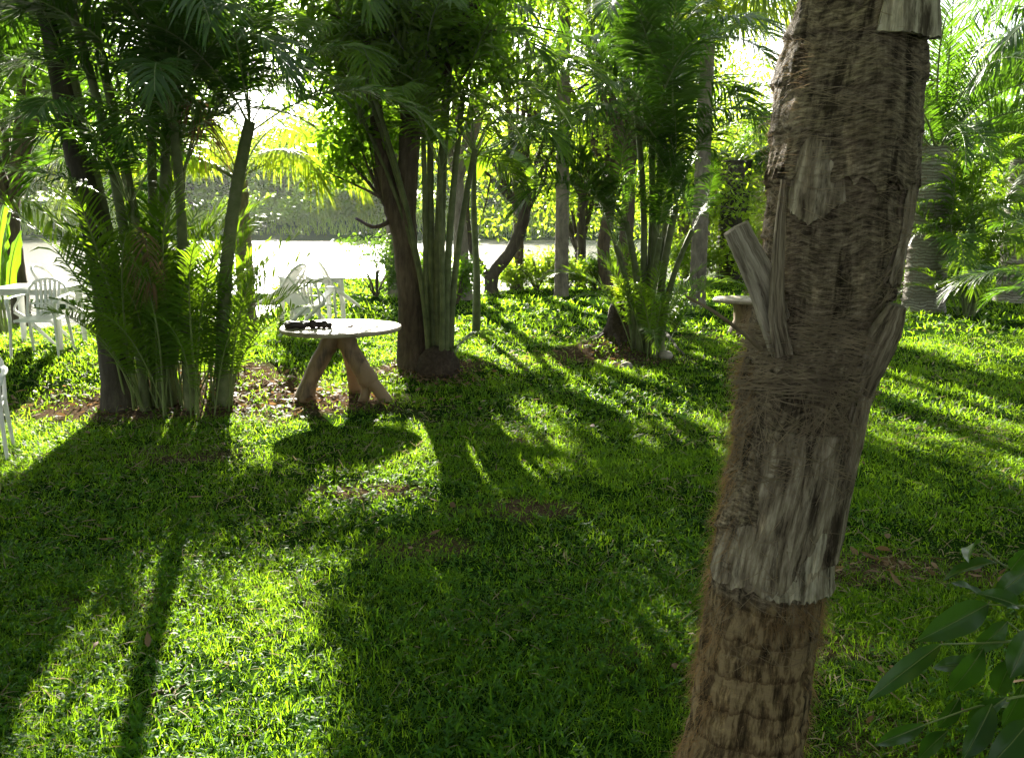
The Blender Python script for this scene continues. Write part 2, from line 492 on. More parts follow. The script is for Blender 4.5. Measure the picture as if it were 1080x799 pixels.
def build_grass():
    mb = MB()
    for (n, d0, d1, L0, W0, seg) in ((440000, 1.5, 4.2, .042, .0036, 3), (320000, 4.2, 7.5, .048, .0052, 3), (190000, 7.5, 13, .058, .009, 2), (120000, 13, 30, .10, .026, 2)):
        # tufts: several blades share a base
        m = n // 6
        tx, ty = scatter(m, d0, d1, -.85, .85)
        k = keep_mask(tx, ty); tx, ty = tx[k], ty[k]
        x = np.repeat(tx, 6); y = np.repeat(ty, 6)
        j = d0 * .006 + .012
        x = x + rng.normal(0, j, len(x)); y = y + rng.normal(0, j, len(y))
        z = hgt(x, y) - .004
        hv = .35 + 1.3 * fbm(x * 1.1 + 9, y * 1.1 + 9, 31, 4)
        L = L0 * hv * rng.uniform(.5, 1.5, len(x))
        V, F = strips(np.stack([x, y, z], -1), rng.uniform(0, 2 * PI, len(x)), L, W0 * rng.uniform(.6, 1.5, len(x)), np.radians(rng.uniform(8, 78, len(x))), np.radians(rng.uniform(10, 90, len(x))), seg, roll=rng.normal(0, .5, len(x)))
        mb.add(V, F)
    # lawn on the far right and the far bank, coarse tufts
    x, y = scatter(26000, 30, 62, .18, .95)
    k = (y - shore(x, y)) < .5; x, y = x[k], y[k]
    V, F = strips(np.stack([x, y, hgt(x, y)], -1), rng.uniform(0, 2 * PI, len(x)), rng.uniform(.1, .2, len(x)), rng.uniform(.05, .1, len(x)), np.radians(rng.uniform(35, 85, len(x))), np.radians(rng.uniform(10, 60, len(x))), 2)
    mb.add(V, F)
    tag(mb.build("grass", M["grass"]), "short green grass with bare patches and sunlit streaks under the palms", "grass", kind="stuff")
    # straw: dead blades lying among the green ones
    mb = MB()
    for (n, d0, d1, L0, W0) in ((9000, 1.5, 4.5, .07, .004), (9000, 4.5, 8, .08, .006), (6000, 8, 14, .09, .010)):
        x, y = scatter(n, d0, d1, -.85, .85)
        k = (rng.random(n) < np.clip(3.5 * (fbm(x * 1.6 + 20, y * 1.6 + 20, 27, 3) - .34), .05, 1)) & ((y - shore(x, y)) < .2); x, y = x[k], y[k]; n = len(x)
        V, F = strips(np.stack([x, y, hgt(x, y) + rng.uniform(.005, .035, n)], -1), rng.uniform(0, 2 * PI, n), L0 * rng.uniform(.4, 1.5, n), W0 * rng.uniform(.6, 1.6, n), np.radians(rng.uniform(-5, 40, n)), np.radians(rng.uniform(-10, 60, n)), 3, roll=rng.normal(0, .6, n))
        mb.add(V, F)
    tag(mb.build("dry_grass", M["straw"]), "straw coloured dead blades lying in the lawn grass", "dry grass", kind="stuff")
    # reeds of the far bank
    mb = MB()
    x, y = scatter(16000, 80, 94, -.9, .35)
    V, F = strips(np.stack([x, y, hgt(x, y) - .2], -1), rng.uniform(0, 2 * PI, len(x)), rng.uniform(.3, 1.3, len(x)) * (.3 + 1.8 * fbm(x * .22 + 90, y * .3, 95, 3)), rng.uniform(.06, .16, len(x)), np.radians(rng.uniform(60, 90, len(x))), np.radians(rng.uniform(5, 50, len(x))), 2)
    mb.add(V, F)
    tag(mb.build("reeds", M["broad_light"]), "pale green reeds growing along the far bank of the lake", "reeds", kind="stuff")
    # broad-leaved weeds and coarse long grass between the blades
    mb = MB()
    pr = np.array([.15, .8, 1, .7, .05])
    for (n, d0, d1, Lm) in ((34000, 1.5, 4.5, .030), (28000, 4.5, 9, .040), (5000, 9, 16, .08)):
        tx, ty = scatter(n // 3, d0, d1, -.82, .82)
        cl = fbm(tx * 1.1 + 70, ty * 1.1 + 70, 41, 3)
        k = (rng.random(len(tx)) < np.clip(3.2 * (cl - .36), .05, 1)) & (rng.random(len(tx)) > bare(tx, ty)) & ((ty - shore(tx, ty)) < 0)
        tx, ty = tx[k], ty[k]
        x = np.repeat(tx, 6); y = np.repeat(ty, 6)
        z = hgt(x, y) + rng.uniform(.005, .045, len(x))
        V, F = strips(np.stack([x, y, z], -1), rng.uniform(0, 2 * PI, len(x)), Lm * rng.uniform(.5, 1.4, len(x)), Lm * .34 * rng.uniform(.7, 1.3, len(x)), np.radians(rng.uniform(5, 60, len(x))), np.radians(rng.uniform(0, 70, len(x))), 4, pr, roll=rng.normal(0, .35, len(x)))
        mb.add(V, F)
    for (cx, cy, r, n) in ((.0, 2.95, .35, 260), (.25, 2.75, .3, 200), (-.55, 3.5, .4, 160), (-1.3, 2.7, .4, 240), (-1.75, 2.6, .4, 240), (-.9, 2.9, .4, 200), (.6, 4.3, .4, 150), (.75, 3.9, .35, 150), (-.9, 6.8, .5, 120), (1.6, 3.0, .4, 90)):
        x = cx + rng.normal(0, r * .6, n); y = cy + rng.normal(0, r * .5, n)
        V, F = strips(np.stack([x, y, hgt(x, y)], -1), rng.uniform(0, 2 * PI, n), rng.uniform(.05, .13, n), rng.uniform(.0045, .008, n), np.radians(rng.uniform(35, 85, n)), np.radians(rng.uniform(30, 120, n)), 5, np.array([.7, 1, .95, .8, .5, .05]), roll=rng.normal(0, .3, n))
        mb.add(V, F)
    tag(mb.build("weeds", M["weed"]), "broad leaved weeds and coarse tufts among the lawn grass", "weeds", kind="stuff")
    # litter
    mb = MB()
    x, y = scatter(1500, 2.2, 14, -.7, .7)
    k = rng.random(len(x)) < .12 + bare(x, y) * 2; x, y = x[k], y[k]
    xs, ys = [x], [y]
    for (cx, cy, sx, sy, n) in ((-2.3, 8.35, .8, .35, 420), (-3.6, 8.1, .9, .35, 260), (-.95, 9.7, .35, .25, 200), (1.2, 11.0, .5, .3, 160), (-.75, 9.3, .2, .15, 90), (2.0, 4.25, .4, .15, 60), (1.9, 2.7, .3, .25, 60)):
        xs.append(rng.normal(cx, sx, n)); ys.append(rng.normal(cy, sy, n))
    x, y = np.concatenate(xs), np.concatenate(ys)
    V, F = strips(np.stack([x, y, hgt(x, y) + rng.uniform(.01, .05, len(x))], -1), rng.uniform(0, 2 * PI, len(x)), rng.uniform(.03, .11, len(x)), rng.uniform(.012, .04, len(x)), np.radians(rng.uniform(-5, 25, len(x))), np.radians(rng.uniform(-30, 60, len(x))), 3, np.array([.2, 1, .8, .05]), roll=rng.normal(0, .5, len(x)))
    mb.add(V, F)
    tag(mb.build("leaf_litter", M["dry"]), "dry brown fallen leaves scattered on the bare soil around the palms", "litter", kind="stuff")
build_grass()

# ------------------------------------------------------------------ gaps in the canopy that let the low sun reach the lawn
SUN_U = Vector((SUN_DIR.y, -SUN_DIR.x, 0)).normalized(); SUN_V = SUN_DIR.cross(SUN_U)
SUN_UV = np.array([SUN_U[:], SUN_V[:]]).T
def _gaps():
    g = np.random.default_rng(77); out = []
    # x0, x1, y0, y1 of sunlit lawn in the photograph and how open each gap is
    for (x0, x1, y0, y1, r, n) in [(208, 320, 465, 560, .22, 20), (215, 325, 560, 660, .17, 16), (200, 315, 650, 799, .15, 18), (60, 140, 620, 740, .09, 6), (300, 450, 450, 535, .22, 20), (320, 360, 520, 580, .1, 4),
            (490, 590, 435, 500, .2, 12), (505, 600, 320, 390, .26, 16), (590, 660, 375, 425, .2, 8), (640, 780, 395, 455, .34, 14), (930, 1075, 400, 500, .42, 24), (905, 950, 450, 490, .2, 5),
            (235, 300, 380, 435, .22, 8), (320, 430, 375, 425, .22, 10), (0, 100, 385, 420, .2, 8), (0, 60, 455, 490, .15, 3), (540, 640, 312, 340, .35, 8), (700, 790, 300, 390, .35, 12), (960, 1070, 335, 380, .35, 8), (100, 130, 560, 620, .1, 3),
            (345, 410, 315, 350, .3, 5), (120, 250, 355, 375, .2, 4)]:
        for k in range(n):
            px, py = g.uniform(x0, x1), g.uniform(y0, y1)
            p = gp(px, py); q = np.array(p) @ SUN_UV
            out.append((q[0], q[1], r))
    return np.array(out)
GAPS = _gaps()
def blocks(P):
    """True where a point stands in the sun's way to one of the open patches of lawn."""
    q = np.asarray(P, float) @ SUN_UV
    b = np.zeros(len(q), bool)
    for (u, v, r) in GAPS: b |= (q[:, 0] - u) ** 2 + (q[:, 1] - v) ** 2 < r * r
    return b

# ------------------------------------------------------------------ palms
def frond_mesh(name, L, n, leaf_len, leaf_w, th0, droop, petiole=.2, vee=.45, sag=.45, seed=0, mats=None, rad=.012, power=1.5, a0=70, a1=22, side=.12, ragged=.1):
    g = np.random.default_rng(seed)
    K = 24
    s = np.linspace(0, 1, K)
    th = R_(th0) - R_(droop) * s ** power
    ph = side * s ** 2
    st = L / (K - 1)
    P = np.concatenate([[[0, 0, 0]], np.cumsum(np.stack([np.cos(th) * np.cos(ph), np.cos(th) * np.sin(ph), np.sin(th)], -1)[:-1] * st, 0)])
    mb = MB()
    tube(mb, P, rad * (1 - .85 * s) + .0015, 5, 1, cap=False, flat=.7)
    T = np.gradient(P, axis=0); T /= np.linalg.norm(T, axis=1)[:, None]
    B = np.cross(np.array([0, 0, 1.0])[None], T); B /= np.linalg.norm(B, axis=1)[:, None] + 1e-9
    Nn = np.cross(T, B)
    seg = 3
    for sd in (1, -1):
        u = np.linspace(0, 1, n) + g.normal(0, .25 / n, n); u = np.clip(u, 0, 1)
        keep = g.random(n) > ragged; u = u[keep]; m = len(u)
        sp = petiole + (1 - petiole) * u
        ip = lambda Q: np.stack([np.interp(sp, s, Q[:, c]) for c in range(3)], -1)
        p, t_, b_, n_ = ip(P), ip(T), ip(B), ip(Nn)
        ang = np.radians(a0 + (a1 - a0) * u ** 1.2 + g.normal(0, 5, m))[:, None]
        v = (vee + g.normal(0, .13, m))[:, None]
        d = np.cos(ang) * t_ + np.sin(ang) * (sd * b_ * np.cos(v) + n_ * np.sin(v))
        ll = leaf_len * np.interp(u, [0, .15, .45, .8, 1], [.55, .85, 1, .75, .35]) * g.uniform(.85, 1.1, m)
        w = t_ - d * np.sum(t_ * d, 1)[:, None]; w /= np.linalg.norm(w, axis=1)[:, None] + 1e-9
        tt = np.linspace(0, 1, seg + 1)
        sg = sag * g.uniform(.6, 1.5, m)
        C = p[:, None] + d[:, None] * (ll[:, None] * tt)[..., None]
        C[..., 2] -= (sg * ll)[:, None] * tt[None] ** 2
        wd_ = leaf_w * np.interp(tt, [0, .3, .7, 1], [.55, 1, .75, .06])[None] * g.uniform(.8, 1.15, m)[:, None] * np.interp(u, [0, .5, 1], [.9, 1, .6])[:, None] * .5
        V = np.stack([C - w[:, None] * wd_[..., None], C + w[:, None] * wd_[..., None]], 2).reshape(m, -1, 3)
        k = np.arange(seg)
        f = np.stack([2 * k, 2 * k + 1, 2 * k + 3, 2 * k + 2], 1)
        F = (f[None] + (np.arange(m) * 2 * (seg + 1))[:, None, None]).reshape(-1, 4)
        mb.add(V.reshape(-1, 3), F, 0)
    return mb.mesh(name, mats)

AM, DM, CM = [M["areca"], M["petiole"]], [M["areca_dark"], M["petiole"]], [M["coco"], M["petiole"]]
FR = {}
def family(key, mats, L, n, ll, lw, **k):
    FR[key] = {"up": [frond_mesh("frond", L, n, ll, lw, 82, 55, seed=s, mats=mats, **k) for s in (1, 2)],
               "mid": [frond_mesh("frond", L, n, ll, lw, 62, 95, seed=s, mats=mats, **k) for s in (3, 4)],
               "low": [frond_mesh("frond", L * .95, n, ll, lw, 32, 95, seed=s, mats=mats, **k) for s in (5, 6)]}
family("areca", AM, 2.0, 42, .52, .034)
family("areca_dark", DM, 2.1, 54, .56, .030, sag=.4, vee=.35)
family("young", AM, 1.9, 44, .36, .022, petiole=.28, sag=.3, power=2.2)
family("coco", CM, 3.4, 62, .75, .045, sag=.8, vee=.15, rad=.025, petiole=.18)
family("coco_dark", DM, 3.4, 58, .75, .05, sag=.9, vee=.15, rad=.025, petiole=.18)
family("date", DM, 2.6, 60, .38, .026, sag=.15, vee=.6, rad=.018, petiole=.12)
DEAD = [M["dry"], M["dry"]]
family("dead", DEAD, 1.7, 40, .45, .022, sag=1.1, vee=.05, ragged=.35)
family("spray", AM, 1.35, 30, .36, .028, petiole=.3)

def cane(mb, P, r0, r1, n=9, rings=.13):
    """Smooth palm stem with leaf-scar rings."""
    P = np.asarray(P)
    seg = np.linalg.norm(np.diff(P, axis=0), axis=1)
    Lg = seg.sum()
    k = int(max(12, Lg / .035))
    s = np.concatenate([[0], np.cumsum(seg)])
    u = np.linspace(0, Lg, k)
    Q = np.stack([np.interp(u, s, P[:, c]) for c in range(3)], -1)
    r = np.interp(u, [0, Lg], [r0, r1])
    r = r * (1 + .10 * np.maximum(0, np.cos(u / rings * 2 * PI)) ** 6) * (1 + .25 * np.exp(-u / .12))
    tube(mb, Q, r, n)
    return Q

_smp = {}
def sample_of(me):
    if me.name not in _smp:
        a = np.empty(len(me.vertices) * 3, np.float32); me.vertices.foreach_get("co", a)
        _smp[me.name] = a.reshape(-1, 3)[::13].astype(float)
    return _smp[me.name]

def put_fronds(root, fam, top, n, size=1.0, az0=0.0, spread=(.15, 1.0), g=None, az_pref=None, name="frond"):
    g = g or rng
    for i in range(n):
        q = spread[0] + (spread[1] - spread[0]) * (i + .5) / n
        kind = "up" if q < .3 else ("mid" if q < .72 else "low")
        me = FR[fam][kind][int(g.integers(2))]
        az = az0 + i * 2.39996 + g.normal(0, .18)
        if az_pref is not None and g.random() < .6: az = az_pref + g.normal(0, .8)
        sc = float(size * g.uniform(.82, 1.12))
        for tr_ in range(7):
            rot = (g.normal(0, .12), g.normal(0, .10), az)
            pos = Vector(top) + Vector((0, 0, -.12 * q * size))
            Mx = np.array((Matrix.Translation(root.location + pos) @ Matrix.Rotation(rot[2], 4, "Z") @ Matrix.Rotation(rot[1], 4, "Y") @ Matrix.Rotation(rot[0], 4, "X")).to_3x3()) * sc
            if blocks(sample_of(me) @ Mx.T + np.array(root.location + pos)).mean() < .035: break
            az += g.uniform(.5, 1.2); me = FR[fam][("up", "mid", "low")[int(g.integers(3))]][int(g.integers(2))]
        else:
            if g.random() < .35: continue
            me = FR[fam]["up"][int(g.integers(2))]; sc *= .58; rot = (g.normal(0, .25), g.normal(0, .25), az); pos = Vector(top)
        o = link(name, me, root, pos, rot, sc)

def areca_clump(label, base, stems, fam="areca", young=0, young_fam="spray", young_size=1.0, group=None, name="areca_palm", seed=0, yr=.35, yup=.55):
    """stems: (dx, dy, lean azimuth, horizontal lean, height, radius, fronds, frond size)"""
    g = np.random.default_rng(seed + 50)
    root = thing(name, label, "palm", base, 0, group)
    for (dx, dy, la, ln, h, r, nf, fs) in stems:
        t = np.linspace(0, 1, 14)
        hx = ln * t ** 1.9
        wob = .03 * np.sin(t * 5 + seed)
        P = np.stack([dx + np.cos(la) * hx + wob * np.sin(la), dy + np.sin(la) * hx + wob * np.cos(la), -.06 + t * (h + .06)], -1)
        mb = MB(); cane(mb, P, r, r * .72)
        mb.build("stem", M["stem"], root, True)
        put_fronds(root, fam, P[-1], nf, fs, g.uniform(0, 6), (.12, 1.0), g)
    for k in range(2 if seed == 1 else 0):
        dx, dy, la, ln, h, r, nf, fs = stems[int(g.integers(len(stems)))]
        link("dead_frond", FR["dead"]["low"][k % 2], root, (dx + math.cos(la) * ln * .8, dy + math.sin(la) * ln * .8, h * .9), (g.normal(0, .2), g.uniform(.5, .9), g.uniform(0, 6.28)), float(g.uniform(.45, .7)))
    for i in range(young):
        a, rr = g.uniform(0, 2 * PI), yr * math.sqrt(g.random())
        me = FR[young_fam]["up" if g.random() < yup else "mid"][int(g.integers(2))]
        link("frond", me, root, (rr * math.cos(a), rr * math.sin(a), -.03), (g.normal(0, .15), g.normal(0, .2), a + g.normal(0, .6)), float(young_size * g.uniform(.7, 1.25)))
    return root

def palm(label, base, h, r0, r1, fam, nf, fs, lean=(0, 0), bark="bark_grey", name="palm_tree", group=None, spread=(.1, 1.15), seed=0, rings=.16, aimed=()):
    g = np.random.default_rng(seed + 90)
    root = thing(name, label, "palm", base, 0, group)
    t = np.linspace(0, 1, 16)
    P = np.stack([lean[0] * t ** 1.3, lean[1] * t ** 1.3, -.1 + t * (h + .1)], -1)
    mb = MB(); cane(mb, P, r0, r1, 16, rings)
    mb.build("trunk", M[bark], root, True)
    put_fronds(root, fam, P[-1], nf, fs, g.uniform(0, 6), spread, g)
    for (kd, az, tilt, sc) in aimed: link("frond", FR[fam][kd][0], root, P[-1], (0, tilt, az), sc)
    return root

# ------------------------------------------------------------------ broadleaf trees
def leaf_cloud(mb, C, sig, n, ll, lw, g, flatz=.7, mat=0, hang=.35, org=None):
    k = g.integers(0, len(C), n)
    p = C[k] + g.normal(0, 1, (n, 3)) * sig[k][:, None] * np.array([1, 1, flatz])
    if org is not None:
        p = p[~blocks(p + np.array(org)) | (g.random(n) < .08)]; n = len(p)
    az = g.uniform(0, 2 * PI, n); el = g.normal(-hang, .6, n)
    d = np.stack([np.cos(az) * np.cos(el), np.sin(az) * np.cos(el), np.sin(el)], -1)
    ref = g.normal(0, 1, (n, 3)) * .5 + np.array([0, 0, 1.0])
    w = np.cross(d, ref); w /= np.linalg.norm(w, axis=1)[:, None] + 1e-9
    nn = np.cross(w, d)
    l = ll * g.uniform(.6, 1.3, n); ww = lw * g.uniform(.7, 1.2, n)
    a = p; b = p + d * (l * .45)[:, None] + w * (ww * .5)[:, None] + nn * (l * .06)[:, None]
    c = p + d * l[:, None] - nn * (l * .08)[:, None]; e = p + d * (l * .45)[:, None] - w * (ww * .5)[:, None] + nn * (l * .06)[:, None]
    V = np.stack([a, b, c, e], 1).reshape(-1, 3)
    F = (np.array([[0, 1, 2], [0, 2, 3]])[None] + (np.arange(n) * 4)[:, None, None]).reshape(-1, 3)
    mb.add(V, F, mat)

def tree(label, base, h, tr, cr, cz, fork=.35, nleaf=7000, ll=.14, lw=.06, mat="broad", bark="bark_brown", seed=0, lean=(0, 0), name="broadleaf_tree", cat="tree", group=None, limbs=7, low=-.5, sig=.32, off=(0, 0), rx=1.0, trunk_pts=None):
    """Tapered trunk, limbs and twigs; a crown of separate leaves round the twig ends. cr = crown radius, cz = crown half height, h = crown centre height."""
    g = np.random.default_rng(seed + 300)
    root = thing(name, label, cat, base, 0, group)
    mb = MB()
    fz = h * fork
    top = np.array([lean[0], lean[1], fz])
    P = spline([(0, 0, -.15), (lean[0] * .2 + g.normal(0, .04), lean[1] * .2, fz * .35), (lean[0] * .6, lean[1] * .6 + g.normal(0, .05), fz * .7), top], 18)
    if trunk_pts is not None: P = spline(trunk_pts, 22); top = P[-1]; fz = top[2]
    u = np.linspace(0, 1, len(P))
    tube(mb, P, tr * (1 - .3 * u) * (1 + .55 * np.exp(-u * 14)), 14, wob=.22, seed=seed)
    ends, sg = [], []
    for i in range(limbs):
        a = i * 2.39996 + g.normal(0, .3)
        q = g.uniform(low, .95)
        rr = math.sqrt(max(0, 1 - min(1, abs(q)) ** 2)) * g.uniform(.55, .85)
        e = np.array([off[0] + lean[0] + math.cos(a) * rr * cr * rx, off[1] + lean[1] + math.sin(a) * rr * cr, h + q * cz * .8])
        st = P[int(len(P) * g.uniform(.78, .999))]
        midp = st * .45 + e * .55 + np.array([g.normal(0, .12), g.normal(0, .12), .10 * cr * g.uniform(.2, 1.2)])
        B_ = spline([st, midp, e], 12)
        uu = np.linspace(0, 1, 12)
        r0 = tr * g.uniform(.35, .55)
        tube(mb, B_, r0 * (1 - .8 * uu) + .006, 7, wob=.15, seed=seed + i)
        for k in range(5):
            s0 = B_[int(g.integers(4, 12))]
            e2 = s0 + (g.normal(0, 1, 3) * np.array([1, 1, .7]) + np.array([0, 0, .1])) * cr * .33
            tw = spline([s0, (s0 + e2) / 2 + g.normal(0, .05, 3) * cr * .5, e2], 7)
            tube(mb, tw, r0 * .28 * (1 - .8 * np.linspace(0, 1, 7)) + .003, 5, cap=False)
            ends += [e2, tw[4]]; sg += [sig * g.uniform(.7, 1.3)] * 2
        ends.append(e); sg.append(sig * 1.2)
    mb.build("trunk", M[bark], root, True)
    mc = MB(); leaf_cloud(mc, np.array(ends), np.array(sg) * cr * .6, nleaf, ll, lw, g, org=base)
    mc.build("crown", M[mat], root)
    return root

def bush(label, base, r, hz, n, ll, lw, mat, seed=0, name="shrub", group=None, stems=9):
    g = np.random.default_rng(seed + 600)
    root = thing(name, label, "shrub", base, 0, group)
    mb = MB(); C, S = [], []
    for i in range(stems):
        a = g.uniform(0, 2 * PI); rr = r * math.sqrt(g.random())
        e = np.array([math.cos(a) * rr, math.sin(a) * rr, hz * g.uniform(.35, .95)])
        B_ = spline([(0, 0, -.05), e * np.array([.4, .4, .55]), e], 8)
        tube(mb, B_, .02 * (1 - .8 * np.linspace(0, 1, 8)) + .003, 5, cap=False)
        C += [e, B_[5]]; S += [r * .28, r * .25]
    mb.build("stems", M["bark_brown"], root, True)
    mc = MB(); leaf_cloud(mc, np.array(C), np.array(S), n, ll, lw, g, hang=.1, org=base)
    mc.build("foliage", M[mat], root)
    return root

# ------------------------------------------------------------------ the large palms and trees of the garden
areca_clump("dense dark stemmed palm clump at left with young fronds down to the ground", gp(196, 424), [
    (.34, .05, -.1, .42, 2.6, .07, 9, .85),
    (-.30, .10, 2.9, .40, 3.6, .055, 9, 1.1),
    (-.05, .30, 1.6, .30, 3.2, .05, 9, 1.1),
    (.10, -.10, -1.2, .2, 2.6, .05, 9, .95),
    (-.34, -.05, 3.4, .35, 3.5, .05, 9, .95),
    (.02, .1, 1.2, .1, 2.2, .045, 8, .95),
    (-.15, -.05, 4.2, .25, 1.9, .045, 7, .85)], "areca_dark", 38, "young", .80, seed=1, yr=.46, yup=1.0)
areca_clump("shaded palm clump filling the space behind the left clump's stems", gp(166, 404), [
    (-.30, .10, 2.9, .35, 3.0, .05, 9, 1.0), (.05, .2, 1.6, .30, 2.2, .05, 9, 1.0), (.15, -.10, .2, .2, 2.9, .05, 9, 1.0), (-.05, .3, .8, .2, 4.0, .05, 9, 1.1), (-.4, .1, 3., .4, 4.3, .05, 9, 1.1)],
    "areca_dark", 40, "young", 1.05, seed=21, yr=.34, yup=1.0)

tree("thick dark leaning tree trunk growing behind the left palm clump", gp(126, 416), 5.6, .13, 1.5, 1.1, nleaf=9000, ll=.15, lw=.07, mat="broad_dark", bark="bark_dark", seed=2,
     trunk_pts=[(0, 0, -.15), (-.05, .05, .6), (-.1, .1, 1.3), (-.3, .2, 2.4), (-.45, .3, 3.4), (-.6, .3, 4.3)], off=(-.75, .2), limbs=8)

tree("brown forked tree trunk behind the round table, ringed with dry leaves at its foot", gp(438, 386), 3.9, .165, 1.3, 1.5, nleaf=6500, ll=.13, lw=.06, mat="broad", bark="bark_brown", seed=3,
     trunk_pts=[(0, 0, -.15), (-.02, 0, .5), (-.06, .02, 1.1), (-.09, .05, 1.7), (-.02, .1, 2.6), (.05, .1, 3.4)], off=(.0, .2), limbs=10, name="forked_tree")
fk = [o for o in COL.objects if o.name == "forked_tree"][0]
mb = MB()
tube(mb, spline([(-.07, .03, 1.35), (-.22, .02, 1.85), (-.34, .06, 2.5), (-.42, .2, 3.4), (-.3, .3, 4.3)], 18), np.linspace(.12, .05, 18), 10, wob=.2, seed=4)
tube(mb, spline([(-.15, 0, 1.75), (-.4, -.1, 1.62), (-.62, -.15, 1.72)], 8), np.linspace(.035, .015, 8), 7, wob=.2, seed=5)
g = np.random.default_rng(41)
LC = np.array([(-2.2, 10.3, 2.35), (-2.05, 10.2, 2.65), (-1.9, 10.4, 2.5), (-1.85, 10.3, 2.85), (-1.7, 10.3, 2.55), (-1.75, 10.5, 3.05), (-1.6, 10.2, 2.8), (-1.95, 10.4, 3.1)]) - np.array(fk.location)
for c in LC: tube(mb, spline([(-.12, .02, 1.75), (-.35, .0, 1.95), c], 10), np.linspace(.035, .006, 10), 6, wob=.15, cap=False)
mb.build("limb", M["bark_brown"], fk, True)
mc = MB(); leaf_cloud(mc, LC, np.array([.24] * len(LC)), 1900, .13, .055, g, org=fk.location); mc.build("crown", M["broad"], fk)

areca_clump("slim palm clump rising from a dark root ball right of the brown forked trunk", gp(462, 392), [
    (-.10, .02, 2.6, .05, 2.9, .036, 7, .95),
    (.02, .06, 1.2, .20, 3.5, .042, 8, 1.0),
    (.10, -.02, .2, .22, 3.1, .044, 8, 1.0),
    (.14, .05, .1, .30, 2.5, .042, 7, .9),
    (.04, -.08, -.9, .10, 2.3, .034, 6, .85),
    (-.03, .1, 2., .15, 4.0, .045, 8, 1.05),
    (-.10, .0, 3.0, .65, 3.3, .032, 12, 1.0), (-.08, .12, 2.9, .80, 2.9, .032, 12, .95), (-.10, .16, 3.05, 1.0, 3.9, .034, 12, 1.1), (.05, .14, 1., .3, 4.6, .05, 8, 1.05)], "areca", 3, "spray", .6, seed=3, yr=.15)
cl = [o for o in COL.objects if o.name.startswith("areca_palm")][-1]
mb = MB(); tube(mb, [(0, 0, -.1), (0, 0, .05), (.01, 0, .16), (.02, 0, .26), (.02, 0, .31)], [.2, .2, .19, .16, .08], 22, wob=.45, seed=8)
mb.build("root_ball", M["root"], cl, True)

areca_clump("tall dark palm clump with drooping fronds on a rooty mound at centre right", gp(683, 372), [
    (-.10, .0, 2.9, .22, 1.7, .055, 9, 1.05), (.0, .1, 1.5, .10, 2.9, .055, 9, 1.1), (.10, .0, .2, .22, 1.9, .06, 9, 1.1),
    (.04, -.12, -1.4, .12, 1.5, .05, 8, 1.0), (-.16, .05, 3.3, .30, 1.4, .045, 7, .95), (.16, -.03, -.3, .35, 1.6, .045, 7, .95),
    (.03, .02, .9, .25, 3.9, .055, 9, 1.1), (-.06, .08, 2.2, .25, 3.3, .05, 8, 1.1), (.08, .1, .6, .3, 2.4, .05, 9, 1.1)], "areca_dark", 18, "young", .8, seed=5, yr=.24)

# trees along the lake shore behind the lawn
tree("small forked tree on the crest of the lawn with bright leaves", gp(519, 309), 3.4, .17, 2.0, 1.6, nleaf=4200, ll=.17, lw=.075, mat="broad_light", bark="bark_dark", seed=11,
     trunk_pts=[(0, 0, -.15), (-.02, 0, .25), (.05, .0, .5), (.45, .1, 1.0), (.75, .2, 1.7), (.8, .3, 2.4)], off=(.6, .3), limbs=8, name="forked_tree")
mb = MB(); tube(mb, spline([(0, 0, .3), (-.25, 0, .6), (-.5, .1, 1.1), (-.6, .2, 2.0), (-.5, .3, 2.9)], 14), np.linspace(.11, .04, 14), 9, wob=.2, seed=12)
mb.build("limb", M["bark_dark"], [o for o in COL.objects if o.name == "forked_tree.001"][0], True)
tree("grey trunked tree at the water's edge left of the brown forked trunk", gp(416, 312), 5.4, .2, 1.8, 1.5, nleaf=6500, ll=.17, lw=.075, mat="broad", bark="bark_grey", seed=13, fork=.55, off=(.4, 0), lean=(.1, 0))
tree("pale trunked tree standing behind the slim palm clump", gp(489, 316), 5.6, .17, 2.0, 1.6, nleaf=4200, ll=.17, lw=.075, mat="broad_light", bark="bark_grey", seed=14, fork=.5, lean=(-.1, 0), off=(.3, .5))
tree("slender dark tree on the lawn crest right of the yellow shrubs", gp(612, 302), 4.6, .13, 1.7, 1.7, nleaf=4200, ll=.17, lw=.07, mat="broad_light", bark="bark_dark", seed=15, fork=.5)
tree("reddish trunked tree just left of the dark palm clump's stems", gp(640, 306), 5.5, .17, 2.0, 1.6, nleaf=4500, ll=.17, lw=.07, mat="broad", bark="bark_brown", seed=16, fork=.5)
tree("tree with a thick brown trunk hidden behind the dark palm clump", gp(660, 312), 6.2, .19, 2.2, 1.6, nleaf=7000, ll=.17, lw=.07, mat="broad_dark", bark="bark_brown", seed=17, fork=.5, off=(.3, .2))
